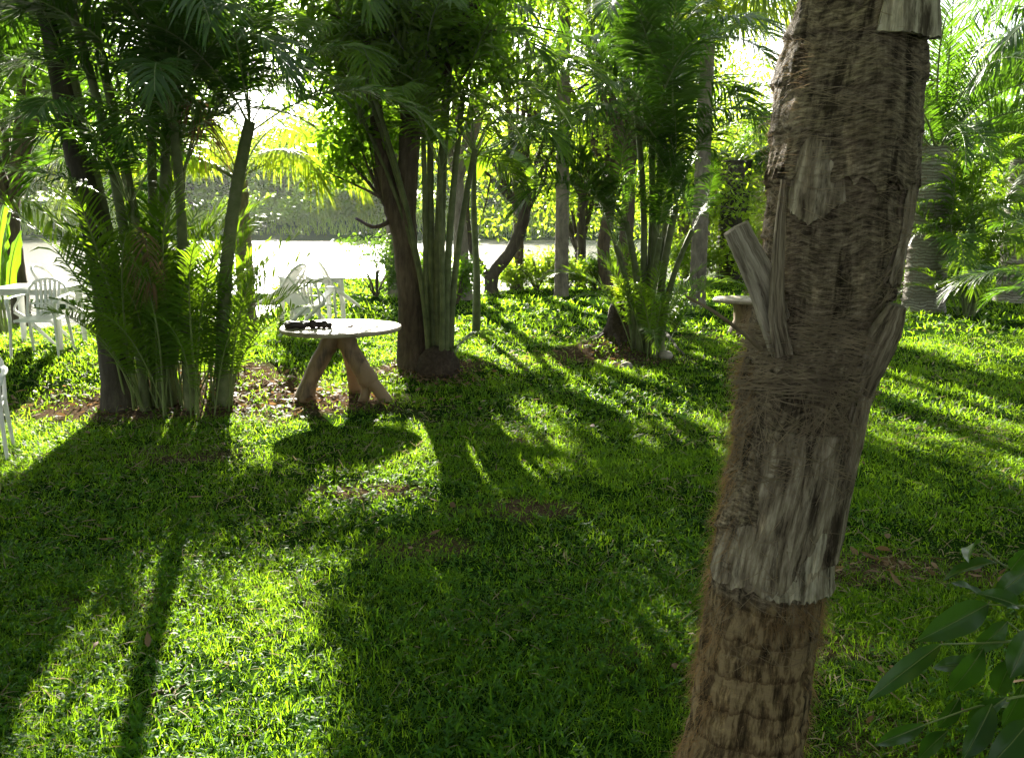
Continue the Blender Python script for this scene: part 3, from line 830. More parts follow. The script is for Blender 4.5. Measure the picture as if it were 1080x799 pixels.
for k, (px, Y, h, cr, cz, mt, lab) in enumerate([
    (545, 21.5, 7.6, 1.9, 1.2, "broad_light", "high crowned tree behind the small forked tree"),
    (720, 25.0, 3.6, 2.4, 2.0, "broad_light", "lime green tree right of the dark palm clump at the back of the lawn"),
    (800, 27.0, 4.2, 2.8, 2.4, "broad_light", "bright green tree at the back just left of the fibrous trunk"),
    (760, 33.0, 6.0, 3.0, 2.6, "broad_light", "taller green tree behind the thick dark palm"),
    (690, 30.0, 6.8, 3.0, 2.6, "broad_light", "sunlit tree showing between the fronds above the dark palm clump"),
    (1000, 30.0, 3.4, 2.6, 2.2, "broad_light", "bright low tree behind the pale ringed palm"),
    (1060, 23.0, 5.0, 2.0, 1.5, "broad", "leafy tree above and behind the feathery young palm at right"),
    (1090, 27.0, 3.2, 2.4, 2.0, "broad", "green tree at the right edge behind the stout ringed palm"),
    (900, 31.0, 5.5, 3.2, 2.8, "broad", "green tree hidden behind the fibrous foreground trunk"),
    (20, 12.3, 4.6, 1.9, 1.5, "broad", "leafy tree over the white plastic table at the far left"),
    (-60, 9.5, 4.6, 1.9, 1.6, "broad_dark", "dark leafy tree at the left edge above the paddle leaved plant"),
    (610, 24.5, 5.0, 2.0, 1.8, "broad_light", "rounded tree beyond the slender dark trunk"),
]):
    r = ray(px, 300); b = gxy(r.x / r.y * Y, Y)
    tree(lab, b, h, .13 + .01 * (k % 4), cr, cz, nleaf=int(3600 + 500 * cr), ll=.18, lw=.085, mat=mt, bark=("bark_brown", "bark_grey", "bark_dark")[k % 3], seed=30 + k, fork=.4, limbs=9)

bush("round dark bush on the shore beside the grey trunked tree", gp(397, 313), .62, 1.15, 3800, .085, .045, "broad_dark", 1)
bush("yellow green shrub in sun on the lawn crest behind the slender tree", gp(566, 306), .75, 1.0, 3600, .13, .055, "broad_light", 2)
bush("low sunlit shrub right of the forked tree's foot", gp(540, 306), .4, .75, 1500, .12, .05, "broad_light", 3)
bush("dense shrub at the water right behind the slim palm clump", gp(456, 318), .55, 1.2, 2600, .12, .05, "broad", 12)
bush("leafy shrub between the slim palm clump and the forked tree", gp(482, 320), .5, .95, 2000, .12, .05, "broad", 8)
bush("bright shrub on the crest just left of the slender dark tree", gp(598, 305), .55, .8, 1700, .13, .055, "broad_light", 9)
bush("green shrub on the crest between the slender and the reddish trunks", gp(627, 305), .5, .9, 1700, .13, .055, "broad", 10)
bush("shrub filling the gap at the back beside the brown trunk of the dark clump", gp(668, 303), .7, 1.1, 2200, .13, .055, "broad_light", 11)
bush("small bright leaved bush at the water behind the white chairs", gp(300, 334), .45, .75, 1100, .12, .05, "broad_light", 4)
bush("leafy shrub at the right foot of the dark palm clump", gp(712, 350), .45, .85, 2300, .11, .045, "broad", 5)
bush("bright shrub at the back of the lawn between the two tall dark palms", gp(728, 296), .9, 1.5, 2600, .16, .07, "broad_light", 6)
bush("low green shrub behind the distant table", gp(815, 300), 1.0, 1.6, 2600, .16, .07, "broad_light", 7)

# palms further back
palm("stout pale palm with a white ringed trunk right of the fibrous trunk", gp(973, 328), 3.1, .38, .36, "date", 40, 1.3, bark="bark_grey", seed=1, name="ringed_palm", spread=(.1, 1.3))
palm("stout ringed palm at the right edge, its trunk in shade", gp(1074, 318), 3.0, .46, .44, "date", 36, 1.3, bark="bark_grey", seed=2, name="ringed_palm", spread=(.1, 1.3))
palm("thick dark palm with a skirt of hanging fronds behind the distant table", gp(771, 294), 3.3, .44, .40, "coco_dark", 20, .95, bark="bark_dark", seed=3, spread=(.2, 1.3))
palm("dark slim trunked palm at the back, left of the thick dark palm", gp(743, 290), 4.6, .2, .17, "coco", 16, .95, bark="bark_brown", seed=4)
palm("young coconut palm with sunlit yellow fronds arching over the lake shore", gp(262, 352), 2.0, .12, .10, "coco", 8, .72, bark="bark_grey", seed=5, spread=(.1, .7), aimed=[("low", -.05, -.05, .74), ("low", -.75, .0, .62), ("low", .7, .0, .66), ("low", 2.9, .0, .6), ("mid", 1.3, .2, .7), ("mid", 2.2, .3, .5), ("mid", 4.1, .3, .55), ("up", 3.2, .1, .32)])
palm("tall palm whose fronds hang above the centre of the lawn", gp(592, 312), 6.4, .16, .13, "coco", 13, 1.0, bark="bark_grey", seed=6, spread=(.2, 1.2))
palm("tall palm behind the dark clump with fronds spreading at the top of the view", gp(735, 322), 5.2, .17, .14, "coco", 16, 1.0, bark="bark_grey", seed=7, spread=(.2, 1.2))
palm("tall palm at the back right whose fronds stand against the white sky", gp(1130, 322), 5.0, .2, .16, "coco_dark", 22, 1.15, bark="bark_brown", seed=8, spread=(.2, 1.1))
areca_clump("feathery young palm in front of the ringed palms", gp(1022, 333), [(-.05, 0, 2.7, .45, 1.3, .05, 10, 1.05), (.06, .05, .3, .35, 1.4, .05, 10, 1.05), (0, -.05, -1, .15, .8, .05, 9, .95), (.0, .1, 1.5, .2, 1.9, .05, 9, 1.0)], "areca", 22, "young", .9, seed=9, yr=.2)
areca_clump("low palm at the right edge with frond tips hanging over the lawn", gp(1128, 372), [(0, 0, 0, .1, .5, .05, 10, .8), (-.1, .1, 2, .2, .9, .05, 9, .85)], "areca_dark", 6, "spray", .9, seed=10, yr=.2)

# paddle-leaved plants
def paddle_mesh(name, L, W, th0, droop, seed, mats):
    g = np.random.default_rng(seed)
    K, C = 22, 7
    s = np.linspace(0, 1, K)
    th = R_(th0) - R_(droop) * s ** 1.6
    st = L / (K - 1)
    P = np.concatenate([[[0, 0, 0]], np.cumsum(np.stack([np.cos(th), 0 * th, np.sin(th)], -1)[:-1] * st, 0)])
    mb = MB(); tube(mb, P, np.interp(s, [0, .4, 1], [.028, .014, .004]) * (L / 2), 6, 1, cap=False)
    w = W * .5 * np.interp(s, [0, .33, .38, .5, .7, .88, 1], [0, 0, .5, .9, 1, .7, .02])
    j = np.linspace(-1, 1, C)
    T = np.gradient(P, axis=0); T /= np.linalg.norm(T, axis=1)[:, None]
    B = np.array([0, 1.0, 0]); Nn = (np.cross(T, B[None]) * -1)[:, None, :]
    V = P[:, None] + (w[:, None] * j[None])[..., None] * B + (np.abs(j)[None] * w[:, None] * .35 + .02 * g.normal(0, 1, (K, C)) * np.abs(j)[None])[..., None] * Nn
    k0 = int(K * .31)
    mb.add(V[k0:].reshape(-1, 3), grid_faces(K - k0, C, False), 0)
    return mb.mesh(name, mats, True)
PAD = [paddle_mesh("leaf", 2.0, .42, th, dr, k, [M["paddle"], M["petiole"]]) for k, (th, dr) in enumerate([(84, 40), (75, 70), (66, 95)])]
PADN = [paddle_mesh("leaf", 2.0, .24, th, dr, k + 9, [M["paddle"], M["petiole"]]) for k, (th, dr) in enumerate([(88, 25), (82, 45), (78, 60)])]
PADD = [paddle_mesh("leaf", 2.0, .42, th, dr, k + 5, [M["areca"], M["petiole"]]) for k, (th, dr) in enumerate([(84, 30), (75, 70), (66, 110)])]
def paddle_plant(label, base, n, size, seed, fam=None, r=.25):
    g = np.random.default_rng(seed)
    root = thing("banana_plant", label, "plant", base)
    for i in range(n):
        a, rr = g.uniform(0, 6.28), r * math.sqrt(g.random())
        link("leaf", (fam or PAD)[i % 3], root, (rr * math.cos(a), rr * math.sin(a), -.05), (g.normal(0, .1), g.normal(0, .12), a + g.normal(0, .5)), float(size * g.uniform(.7, 1.15)))
    return root
r = ray(-6, 300)
paddle_plant("bright paddle leaved plant behind the white plastic table at far left", gxy(r.x / r.y * 11.2, 11.2), 12, .95, 3, PADN, r=.18)
bp_ = thing("banana_plant", "banana plant with one broad dark leaf hanging beside the slim palm stems", "plant", gp(502, 352))
mb = MB(); tube(mb, spline([(0, 0, -.1), (.02, 0, .9), (-.02, .02, 1.9), (.0, .0, 2.75)], 20), np.linspace(.07, .035, 20), 10, wob=.12, seed=3)
mb.build("stem", M["stem"], bp_, True)
HANG = paddle_mesh("leaf", 1.75, .46, 40, 150, 31, [M["areca"], M["petiole"]])
for az, tl in ((-.5, .35), (1.6, .1), (2.9, .0), (4.4, -.2), (.6, -.5)): link("leaf", HANG, bp_, (0, 0, 2.7), (0, tl, az), random.uniform(.85, 1.05))

# unseen wood behind and above the viewer, added to deepen the lawn's shade
g = np.random.default_rng(15)
mb = MB()
for k in range(46):
    a = g.uniform(-2.6, 2.6); d = g.uniform(5, 10)
    c = np.array([math.sin(a) * d * 1.3, -math.cos(a) * d - 1.0, g.uniform(1.0, 8.5)])
    if c[1] > .5 or (abs(c[0]) > 5 and c[1] > -1): c[1] -= 4
    leaf_cloud(mb, c[None] + g.normal(0, .8, (4, 3)), np.array([1.1] * 4), 420, .42, .22, g)
for (tx, ty, lx) in ((-7.2, 2.5, 2.2), (-6.6, -1.0, 2.4), (6.0, 4.6, -2.4), (5.2, .6, -2.2), (7.6, 7.2, -2.6), (-.6, -3.2, .5)):      # tall out-of-view trees, added so their canopy dims sky light on the lawn
    zt = 6.4
    P = spline([(tx, ty, -.2), (tx + .1, ty, 2.2), (tx + lx * .3, ty + .2, 4.6), (tx + lx, ty + .4, zt)], 18)
    tube(mb, P, np.linspace(.24, .10, 18), 12, 1, wob=.2, seed=int(tx * 10) + 200)
    for q in range(7):
        a = q * 2.4; e = np.array([tx + lx + 2.6 * math.cos(a) * (.4 + .6 * (q % 3) / 2), ty + .4 + 2.3 * math.sin(a) * (.4 + .6 * (q % 3) / 2), zt + .5 + .9 * g.random()])
        if e[1] > 8.2: e[1] = 8.2
        tube(mb, spline([P[-2], (P[-1] + e) / 2 + np.array([0, 0, .3]), e], 9), np.linspace(.08, .02, 9), 6, 1)
        leaf_cloud(mb, e[None] + g.normal(0, .35, (4, 3)), np.array([.62] * 4), 430, .36, .2, g, flatz=.45)
tag(mb.build("woodland", [M["broad_dark"], M["bark_dark"]]), "unseen dark leafy wood behind and above the viewer, added to dim the sky light", "woodland", kind="stuff")

# far bank
g = np.random.default_rng(5)
for k in range(22):
    Y = 90 + 22 * g.random()
    a = -.74 + .047 * k + g.normal(0, .012)
    lab = ["pale hazy tree on the far bank", "dark rounded tree on the far bank", "tall tree on the far bank of the lake"][k % 3]
    tree(lab, gxy(a * Y, Y), 4.6 + 2.4 * g.random(), .35, 4.2 + 1.8 * g.random(), 4.6, nleaf=2800, ll=.85, lw=.5, mat="far", bark="bark_grey", seed=100 + k, limbs=9, low=-.95, sig=.42, fork=.3, group="trees along the far bank")
mb = MB()
for k in range(80):
    a = -.8 + 1.25 * g.random(); Y = 106 + 46 * g.random(); c = gxy(a * Y, Y); h = g.uniform(3, 13)
    leaf_cloud(mb, np.array([[c.x, c.y, c.z + h * q] for q in (.15, .4, .65, .9)]) + g.normal(0, 1.6, (4, 3)), np.array([2.0] * 4), 330, 1.0, .6, g)
for k in range(60):
    a = -.8 + 1.2 * g.random(); Y = g.uniform(83, 100); c = gxy(a * Y, Y); h = g.uniform(.8, 3.2)
    leaf_cloud(mb, np.array([[c.x, c.y, c.z + h * q] for q in (.2, .6)]) + g.normal(0, .6, (2, 3)), np.array([h * .5] * 2), 180, .6, .35, g)
tag(mb.build("far_woodland", M["far"]), "hazy woodland rising behind the far bank of the lake", "woodland", kind="stuff")

# ------------------------------------------------------------------ moist air that glows against the sun
def haze():
    m = bpy.data.materials.new("moist_air"); m.use_nodes = True
    nt = m.node_tree; nt.nodes.clear()
    out = nt.nodes.new("ShaderNodeOutputMaterial")
    pv = nt.nodes.new("ShaderNodeVolumePrincipled")
    pv.inputs["Color"].default_value = (.93, .96, .95, 1); pv.inputs["Density"].default_value = HAZE
    pv.inputs["Anisotropy"].default_value = .4
    nt.links.new(pv.outputs[0], out.inputs["Volume"])
    mb = MB(); box(mb, (0, 215, 9.85), (840, 450, 24.3)); tag(mb.build("haze", m), "thin bright haze over the lake and far bank", "haze", kind="stuff")
HAZE = .00018
haze()

# ------------------------------------------------------------------ ring pattern for the stout palms
def ringed_mat():
    m, nt, out = newmat("white_ringed_trunk")
    L = nt.links.new
    tc = N(nt, "ShaderNodeTexCoord")
    sp = N(nt, "ShaderNodeSeparateXYZ"); L(tc.outputs["Object"], sp.inputs[0])
    at2 = N(nt, "ShaderNodeMath", operation="ARCTAN2"); L(sp.outputs[1], at2.inputs[0]); L(sp.outputs[0], at2.inputs[1])
    cb = N(nt, "ShaderNodeCombineXYZ"); L(at2.outputs[0], cb.inputs[0]); L(sp.outputs[2], cb.inputs[1])
    nz = N(nt, "ShaderNodeTexNoise", Scale=6.0, Detail=5.0); L(tc.outputs["Object"], nz.inputs["Vector"])
    ad = N(nt, "ShaderNodeVectorMath", operation="MULTIPLY_ADD"); L(nz.outputs[1], ad.inputs[0]); ad.inputs[1].default_value = (.4, .13, 0); L(cb.outputs[0], ad.inputs[2])
    br = N(nt, "ShaderNodeTexBrick"); L(ad.outputs[0], br.inputs["Vector"])
    br.inputs["Color1"].default_value = (.33, .31, .26, 1); br.inputs["Color2"].default_value = (.21, .19, .155, 1); br.inputs["Mortar"].default_value = (.15, .13, .10, 1)
    br.inputs["Scale"].default_value = 1.0; br.inputs["Mortar Size"].default_value = .014; br.inputs["Brick Width"].default_value = .55; br.inputs["Row Height"].default_value = .06
    pb = N(nt, "ShaderNodeBsdfPrincipled", Roughness=.9); L(br.outputs[0], pb.inputs["Base Color"])
    bp = N(nt, "ShaderNodeBump", Strength=.8, Distance=.03, invert=True); L(br.outputs["Fac"], bp.inputs["Height"]); L(bp.outputs[0], pb.inputs["Normal"])
    L(pb.outputs[0], out.inputs[0])
    return m
M["ringed"] = ringed_mat()
for o in COL.objects:
    if o.name.startswith("ringed_palm"):
        for c in o.children:
            if c.name.startswith("trunk"): c.data.materials[0] = M["ringed"]

# ------------------------------------------------------------------ furniture
def wood_mat(name, c0, c1, sc=(2, 22, 22)):
    m, nt, out = newmat(name)
    L = nt.links.new
    tc = N(nt, "ShaderNodeTexCoord"); mp = N(nt, "ShaderNodeMapping"); mp.inputs["Scale"].default_value = sc
    L(tc.outputs["Object"], mp.inputs[0])
    nz = N(nt, "ShaderNodeTexNoise", Scale=1.0, Detail=6.0, Roughness=.6, Distortion=.6); L(mp.outputs[0], nz.inputs["Vector"])
    n2 = N(nt, "ShaderNodeTexNoise", Scale=3., Detail=4.0); L(tc.outputs["Object"], n2.inputs["Vector"])
    ad = N(nt, "ShaderNodeMath", operation="ADD"); L(nz.outputs[0], ad.inputs[0]); L(n2.outputs[0], ad.inputs[1])
    col = ramp(nt, ad.outputs[0], [(.75, c0), (1.15, c1)])
    pb = N(nt, "ShaderNodeBsdfPrincipled", Roughness=.55); pb.inputs["Specular IOR Level"].default_value = .4
    L(col, pb.inputs["Base Color"])
    bp = N(nt, "ShaderNodeBump", Strength=.8, Distance=.01); L(nz.outputs[0], bp.inputs["Height"]); L(bp.outputs[0], pb.inputs["Normal"])
    L(pb.outputs[0], out.inputs[0])
    return m
M["tabletop"] = wood_mat("weathered_tabletop", (.16, .125, .085), (.32, .26, .185))
M["tableleg"] = wood_mat("branch_wood", (.055, .034, .016), (.21, .135, .07), (14, 14, 3))

def round_table(label, base, rz, rad=.60):
    root = thing("round_table", label, "table", base, rz, "round garden tables")
    th = np.linspace(0, 2 * PI, 72, endpoint=False)
    rr = rad * (1 + .006 * np.sin(3 * th + 1) + .004 * np.sin(7 * th))
    prof = [(.02, .685), (.9, .685), (.985, .69), (1.0, .703), (.997, .722), (.985, .729), (.9, .731), (.5, .730), (.02, .731)]
    V = np.array([[[r * a * math.cos(t), r * a * math.sin(t), z] for a, t in zip(rr, th)] for r, z in prof])
    mb = MB(); mb.add(V.reshape(-1, 3), grid_faces(len(prof), 72))
    mb.add(V[-1], [list(range(72))]); mb.add(V[0], [list(range(72))[::-1]])
    mb.build("tabletop", M["tabletop"], root)
    def leg(pts, rd, seed, extra=None):
        m2 = MB(); tube(m2, spline(pts, 18), np.interp(np.linspace(0, 1, 18), np.linspace(0, 1, len(rd)), rd), 14, wob=.18, seed=seed)
        if extra:
            for p, q in extra: tube(m2, spline(p, 12), np.interp(np.linspace(0, 1, 12), np.linspace(0, 1, len(q)), q), 12, wob=.15, seed=seed + 3)
        m2.build("leg", M["tableleg"], root, True)
    leg([(-.03, -.05, .70), (-.14, -.09, .50), (-.28, -.13, .24), (-.38, -.16, -.05)], [.115, .085, .08, .105], 1)
    leg([(.02, -.06, .70), (.10, -.08, .52), (.20, -.10, .34), (.27, -.10, .22), (.30, -.10, .15)], [.12, .085, .09, .10, .08], 2,
        [([(.24, -.10, .28), (.33, -.11, .16), (.42, -.12, .04), (.46, -.12, -.05)], [.07, .07, .06, .08]), ([(.24, -.10, .26), (.26, -.10, .14), (.24, -.11, .04), (.21, -.11, -.05)], [.07, .055, .045, .055])])
    leg([(.0, .05, .70), (.05, .14, .45), (.07, .24, .2), (.08, .32, -.05)], [.11, .08, .075, .085], 3)
    return root
TB = gp(362, 419); TB.z = float(hgt(TB.x, TB.y))
rt = round_table("round wooden table on three splayed branch legs, bright in the sun", TB, 0)
b2 = gp(784, 351)
rt2 = thing("round_table", "farther low round table on a stump, half hidden behind the fibrous palm trunk", "table", b2)
mb = MB(); th = np.linspace(0, 2 * PI, 60, endpoint=False)
V = np.array([[[.5 * r * math.cos(t), .5 * r * math.sin(t), z] for t in th] for r, z in [(.02, .50), (.97, .50), (1, .515), (1, .54), (.98, .552), (.02, .553)]])
mb.add(V.reshape(-1, 3), grid_faces(6, 60)); mb.add(V[-1], [list(range(60))])
mb.build("tabletop", M["tabletop"], rt2)
mb = MB(); tube(mb, [(-.03, 0, -.1), (-.02, 0, .03), (0, 0, .2), (0, 0, .36), (0, 0, .505)], [.24, .20, .16, .17, .20], 20, wob=.22, seed=5)
mb.build("pedestal", M["tableleg"], rt2, True)

# dark carving lying on the round table
cr = thing("wood_carving", "dark lumpy wood carving lying on the sunlit round table", "carving", (TB.x - .27, TB.y - .17, TB.z + .731), .1)
mb = MB()
th = np.linspace(0, 2 * PI, 28)
tube(mb, np.stack([-.13 + .085 * np.cos(th), .06 * np.sin(th), .035 + .008 * np.sin(3 * th)], -1), .03, 10, cap=False, wob=.3, seed=2)
mb.build("ring", M["pod"], cr, True)
mb = MB()
for k, (x, y, r) in enumerate([(-.02, .0, .036), (.035, -.02, .042), (.09, .01, .034), (.14, -.01, .038), (.19, .0, .030), (.06, .03, .03)]):
    tube(mb, [(x - r, y, r * .8), (x - r * .7, y, r * .85), (x, y + .005, r), (x + r * .7, y, r * .9), (x + r, y, r * .8)], [.3 * r, .75 * r, r, .75 * r, .25 * r], 10, wob=.35, seed=k)
mb.build("knob", M["pod"], cr, True)

def make_chair(label):
    root = thing("plastic_chair", label, "chair", (0, 0, 0), 0, "white plastic garden chairs")
    pm = M["plastic"]
    # seat: dished shell with a rolled front edge
    n, m_ = 15, 15
    u, v = np.meshgrid(np.linspace(-1, 1, n), np.linspace(-1, 1, m_), indexing="ij")
    k = 1 - .12 * np.maximum(0, np.abs(u) ** 4 * np.abs(v) ** 4)
    X, Y = .225 * u * k * (1 - .05 * v), .215 * v * k
    Z = .425 - .018 * (1 - u ** 2) * (1 - v ** 2) - .045 * np.maximum(0, -v - .75) ** 1.5 * 4 - .02 * np.maximum(0, np.abs(u) - .85) * 4
    top = np.stack([X, Y, Z], -1).reshape(-1, 3); bot = top - np.array([0, 0, .008])
    mb = MB(); mb.add(top, grid_faces(n, m_, False)); mb.add(bot, grid_faces(n, m_, False)[:, ::-1])
    e = [i * m_ for i in range(n)] + [(n - 1) * m_ + j for j in range(1, m_)] + [i * m_ + m_ - 1 for i in range(n - 2, -1, -1)] + [j for j in range(m_ - 2, 0, -1)]
    e = np.array(e); e2 = np.roll(e, -1); nn = n * m_
    mb.add(np.vstack([top, bot]), np.stack([e, e2, e2 + nn, e + nn], 1))
    mb.build("seat", pm, root, True)
    # backrest: arched frame with vertical slats
    mb = MB()
    lean = lambda z: .19 + (z - .42) * .24
    t = np.linspace(0, PI, 26)
    arch = np.concatenate([[(.215, lean(.42), .42), (.215, lean(.55), .55)], np.stack([.213 * np.cos(t), lean(.66 + .18 * np.sin(t)), .66 + .18 * np.sin(t)], -1), [(-.215, lean(.55), .55), (-.215, lean(.42), .42)]])
    tube(mb, spline(arch, 60), .019, 8, flat=.75)
    ti = np.linspace(.25, PI - .25, 16)
    for xk in (-.13, -.078, -.026, .026, .078, .13):
        zt = .66 + .17 * math.sqrt(max(0, 1 - (xk / .213) ** 2))
        zs = np.linspace(.43, zt, 9)
        P = np.stack([xk * np.interp(zs, [.43, zt], [.8, 1]), lean(zs) + .012 * np.sin((zs - .43) / (zt - .43) * PI), zs], -1)
        V, F = [], []
        w, d = .017, .004
        for p in P: V += [(p[0] - w, p[1] - d, p[2]), (p[0] + w, p[1] - d, p[2]), (p[0] + w, p[1] + d, p[2]), (p[0] - w, p[1] + d, p[2])]
        mb.add(V, grid_faces(len(P), 4))
    tube(mb, [(x, lean(.56) + .012, .56) for x in np.linspace(-.212, .212, 8)], .012, 6)
    mb.build("backrest", pm, root, True)
    for s in (-1, 1):
        mb = MB()
        P = spline([(s * .212, lean(.66), .665), (s * .245, .12, .665), (s * .262, -.05, .66), (s * .255, -.18, .645), (s * .245, -.225, .60)], 22)
        tube(mb, P, .024, 8, flat=.4)
        mb.build("armrest", pm, root, True)
        for (P, r) in (([(s * .245, -.225, .62), (s * .235, -.215, .42), (s * .25, -.25, .0)], (.024, .026, .017)), ([(s * .205, .20, .44), (s * .215, .23, .25), (s * .225, .285, .0)], (.028, .024, .017))):
            mb = MB(); tube(mb, spline(P, 12), np.interp(np.linspace(0, 1, 12), [0, .5, 1], r), 8, flat=.7)
            mb.build("leg", pm, root, True)
    return root
ch = make_chair("white plastic chair with its back to the viewer at the far left plastic table")
CH = []
def chair(label, loc, rz, tilt=0.0, first=False):
    o = ch if first else copy_tree(ch)
    o["label"] = label
    o.location = loc
    o.rotation_euler = Matrix.Rotation(rz, 4, "Z").to_euler()
    if tilt:
        o.rotation_euler = (Matrix.Rotation(rz, 4, "Z") @ Matrix.Rotation(tilt, 4, "X")).to_euler()
        bpy.context.view_layer.update()
        mw = o.matrix_basis.copy()
        lo = min((mw @ Vector(v)).z - float(hgt((mw @ Vector(v)).x, (mw @ Vector(v)).y)) for v in [(.25, -.25, 0), (-.25, -.25, 0), (.225, .285, 0), (-.225, .285, 0), (.262, -.2, .65), (-.262, -.2, .65), (0, .3, .84)])
        o.location.z -= lo
    return o
chair("white plastic chair with its back to the viewer at the far left plastic table", gp(47, 374), .12 , first=True)
chair("white plastic chair tipped forward against the far left table", gp(84, 362), -1.45, .85)
chair("white plastic chair tipped on its front legs left of the small lakeside table", gp(291, 352), 1.35, .85)
chair("upright white plastic chair with an arched slatted back beside the lake", gp(331, 352), PI - .25)
chair("white plastic chair leaning at the right end of the lakeside group", gp(362, 350), -1.2, .7)
chair("white plastic chair cut off by the left edge of the view, one leg showing", gp(-26, 484), .4)

def plastic_table(label, loc, rz):
    root = thing("plastic_table", label, "table", loc, rz, "white plastic garden tables")
    mb = MB(); box(mb, (0, 0, .705), (.80, .80, .03), bev=.012)
    mb.build("tabletop", M["plastic"], root)
    mb = MB()
    for s in (-1, 1):
        box(mb, (s * .35, 0, .665), (.02, .64, .05), bev=.004); box(mb, (0, s * .35, .665), (.64, .02, .05), bev=.004)
    mb.build("apron", M["plastic"], root)
    for sx in (-1, 1):
        for sy in (-1, 1):
            mb = MB(); tube(mb, [(sx * .34, sy * .34, .69), (sx * .35, sy * .35, .4), (sx * .365, sy * .365, 0)], [.045, .04, .03], 8)
            mb.build("leg", M["plastic"], root, True)
    return root
r = ray(30, 362)
plastic_table("white square plastic table at the far left by the lake", gp(24, 370) + Vector((0, .42, 0)), .1)
pt = plastic_table("small white plastic table hidden among the tipped lakeside chairs", gp(326, 345) + Vector((0, .25, 0)), .5)

# stump, fern and stones at the foot of the middle clump, fallen sticks
def stump(label, base):
    root = thing("tree_stump", label, "stump", base)
    mb = MB(); tube(mb, [(0, 0, -.1), (0, 0, .02), (.02, 0, .2), (.03, .02, .42), (.03, .02, .5)], [.26, .22, .16, .14, .11], 18, wob=.3, seed=4)
    for k in range(6):
        a = k * 1.05 + .3
        tube(mb, spline([(0, 0, .12), (.2 * math.cos(a), .2 * math.sin(a), .06), (.45 * math.cos(a + .2), .45 * math.sin(a + .2), -.05)], 8), np.linspace(.07, .02, 8), 8, wob=.3, seed=k)
    mb.build("wood", M["root"], root, True)
    return root
sb = gp(651, 366)
stump("rotten stump on the mound at the left foot of the dark palm clump", sb)
FERN = [frond_mesh("frond", .5, 26, .11, .018, 78, 85, seed=60 + k, mats=[M["coco"], M["petiole"]], petiole=.15, vee=.2, rad=.004, sag=.2) for k in range(2)]
fr = thing("fern", "light green fern sprouting from the rotten stump", "fern", sb + Vector((.03, .02, .46)))
for k in range(11): link("frond", FERN[k % 2], fr, (0, 0, 0), (0, random.gauss(0, .2), k * 2.4), random.uniform(.8, 1.2))
for k, (px, py, s, lab) in enumerate([(661, 374, .075, "pale rock left of the dark palm clump's foot"), (650, 379, .05, "small pale rock lowest on the mound by the stump"), (702, 378, .09, "flat pale rock right of the dark palm clump's foot")]):
    b = gp(px, py)
    mb = MB(); tube(mb, [(-s, 0, .3 * s), (-.7 * s, 0, .4 * s), (0, 0, .5 * s), (.7 * s, .1 * s, .4 * s), (s, .1 * s, .3 * s)], [.2 * s, .6 * s, .75 * s, .6 * s, .2 * s], 10, wob=.4, seed=k, flat=.9)
    tag(mb.build("rock", M["stone"], None, True, b), lab, "rock")
def stick(label, a, b, r, seed, mat="bark_brown"):
    P0, P1 = Vector(a), Vector(b)
    g = np.random.default_rng(seed)
    t = np.linspace(0, 1, 9)
    X = P0.x + (P1.x - P0.x) * t; Y = P0.y + (P1.y - P0.y) * t + g.normal(0, .02, 9)
    P = np.stack([X - P0.x, Y - P0.y, hgt(X, Y) + .03 + g.normal(0, .006, 9) - P0.z], -1)
    mb = MB(); tube(mb, P, np.linspace(r, r * .4, 9), 7, wob=.2, seed=seed)
    tag(mb.build("fallen_stick", M[mat], None, True, P0), label, "stick")
stick("thin brown stick lying in the sunlit grass at lower left", gp(160, 742), gp(205, 726), .009, 1)
stick("crooked dark stick on the ground right of the dark palm clump", gp(700, 352), gp(722, 376), .03, 2, "bark_dark")
stick("dry twig in the grass at the lower middle, under the weeds", gp(380, 520), gp(415, 512), .007, 3)

# ------------------------------------------------------------------ the fibrous palm in the foreground
PY = 2.15
_axis = [(805, 799, 64), (818, 700, 63), (832, 605, 62), (856, 500, 61), (873, 400, 67), (891, 320, 71), (903, 240, 75), (915, 130, 78), (928, 50, 75), (937, 0, 71)]
_pts = [(at(px, py, PY), hw) for px, py, hw in _axis]
_z = np.array([p.z for p, _ in _pts]); _x = np.array([p.x for p, _ in _pts])
_r = np.array([hw / FPX * (PY * math.cos(PITCH) + (CAM_H - p.z) * math.sin(PITCH)) for p, hw in _pts])
_z = np.concatenate([[-.15], _z, [4.0]]); _x = np.concatenate([[_x[0] - .085], _x, [_x[-1] + .28]]); _r = np.concatenate([[.19], _r, [.14]])
PBASE = Vector((float(np.interp(0, _z, _x)), PY + .17, float(hgt(.5, PY + .17))))
def ax(z): return np.interp(z, _z, _x), PY + .17 + 0 * np.asarray(z)
def rad0(z): return np.interp(z, _z, _r)
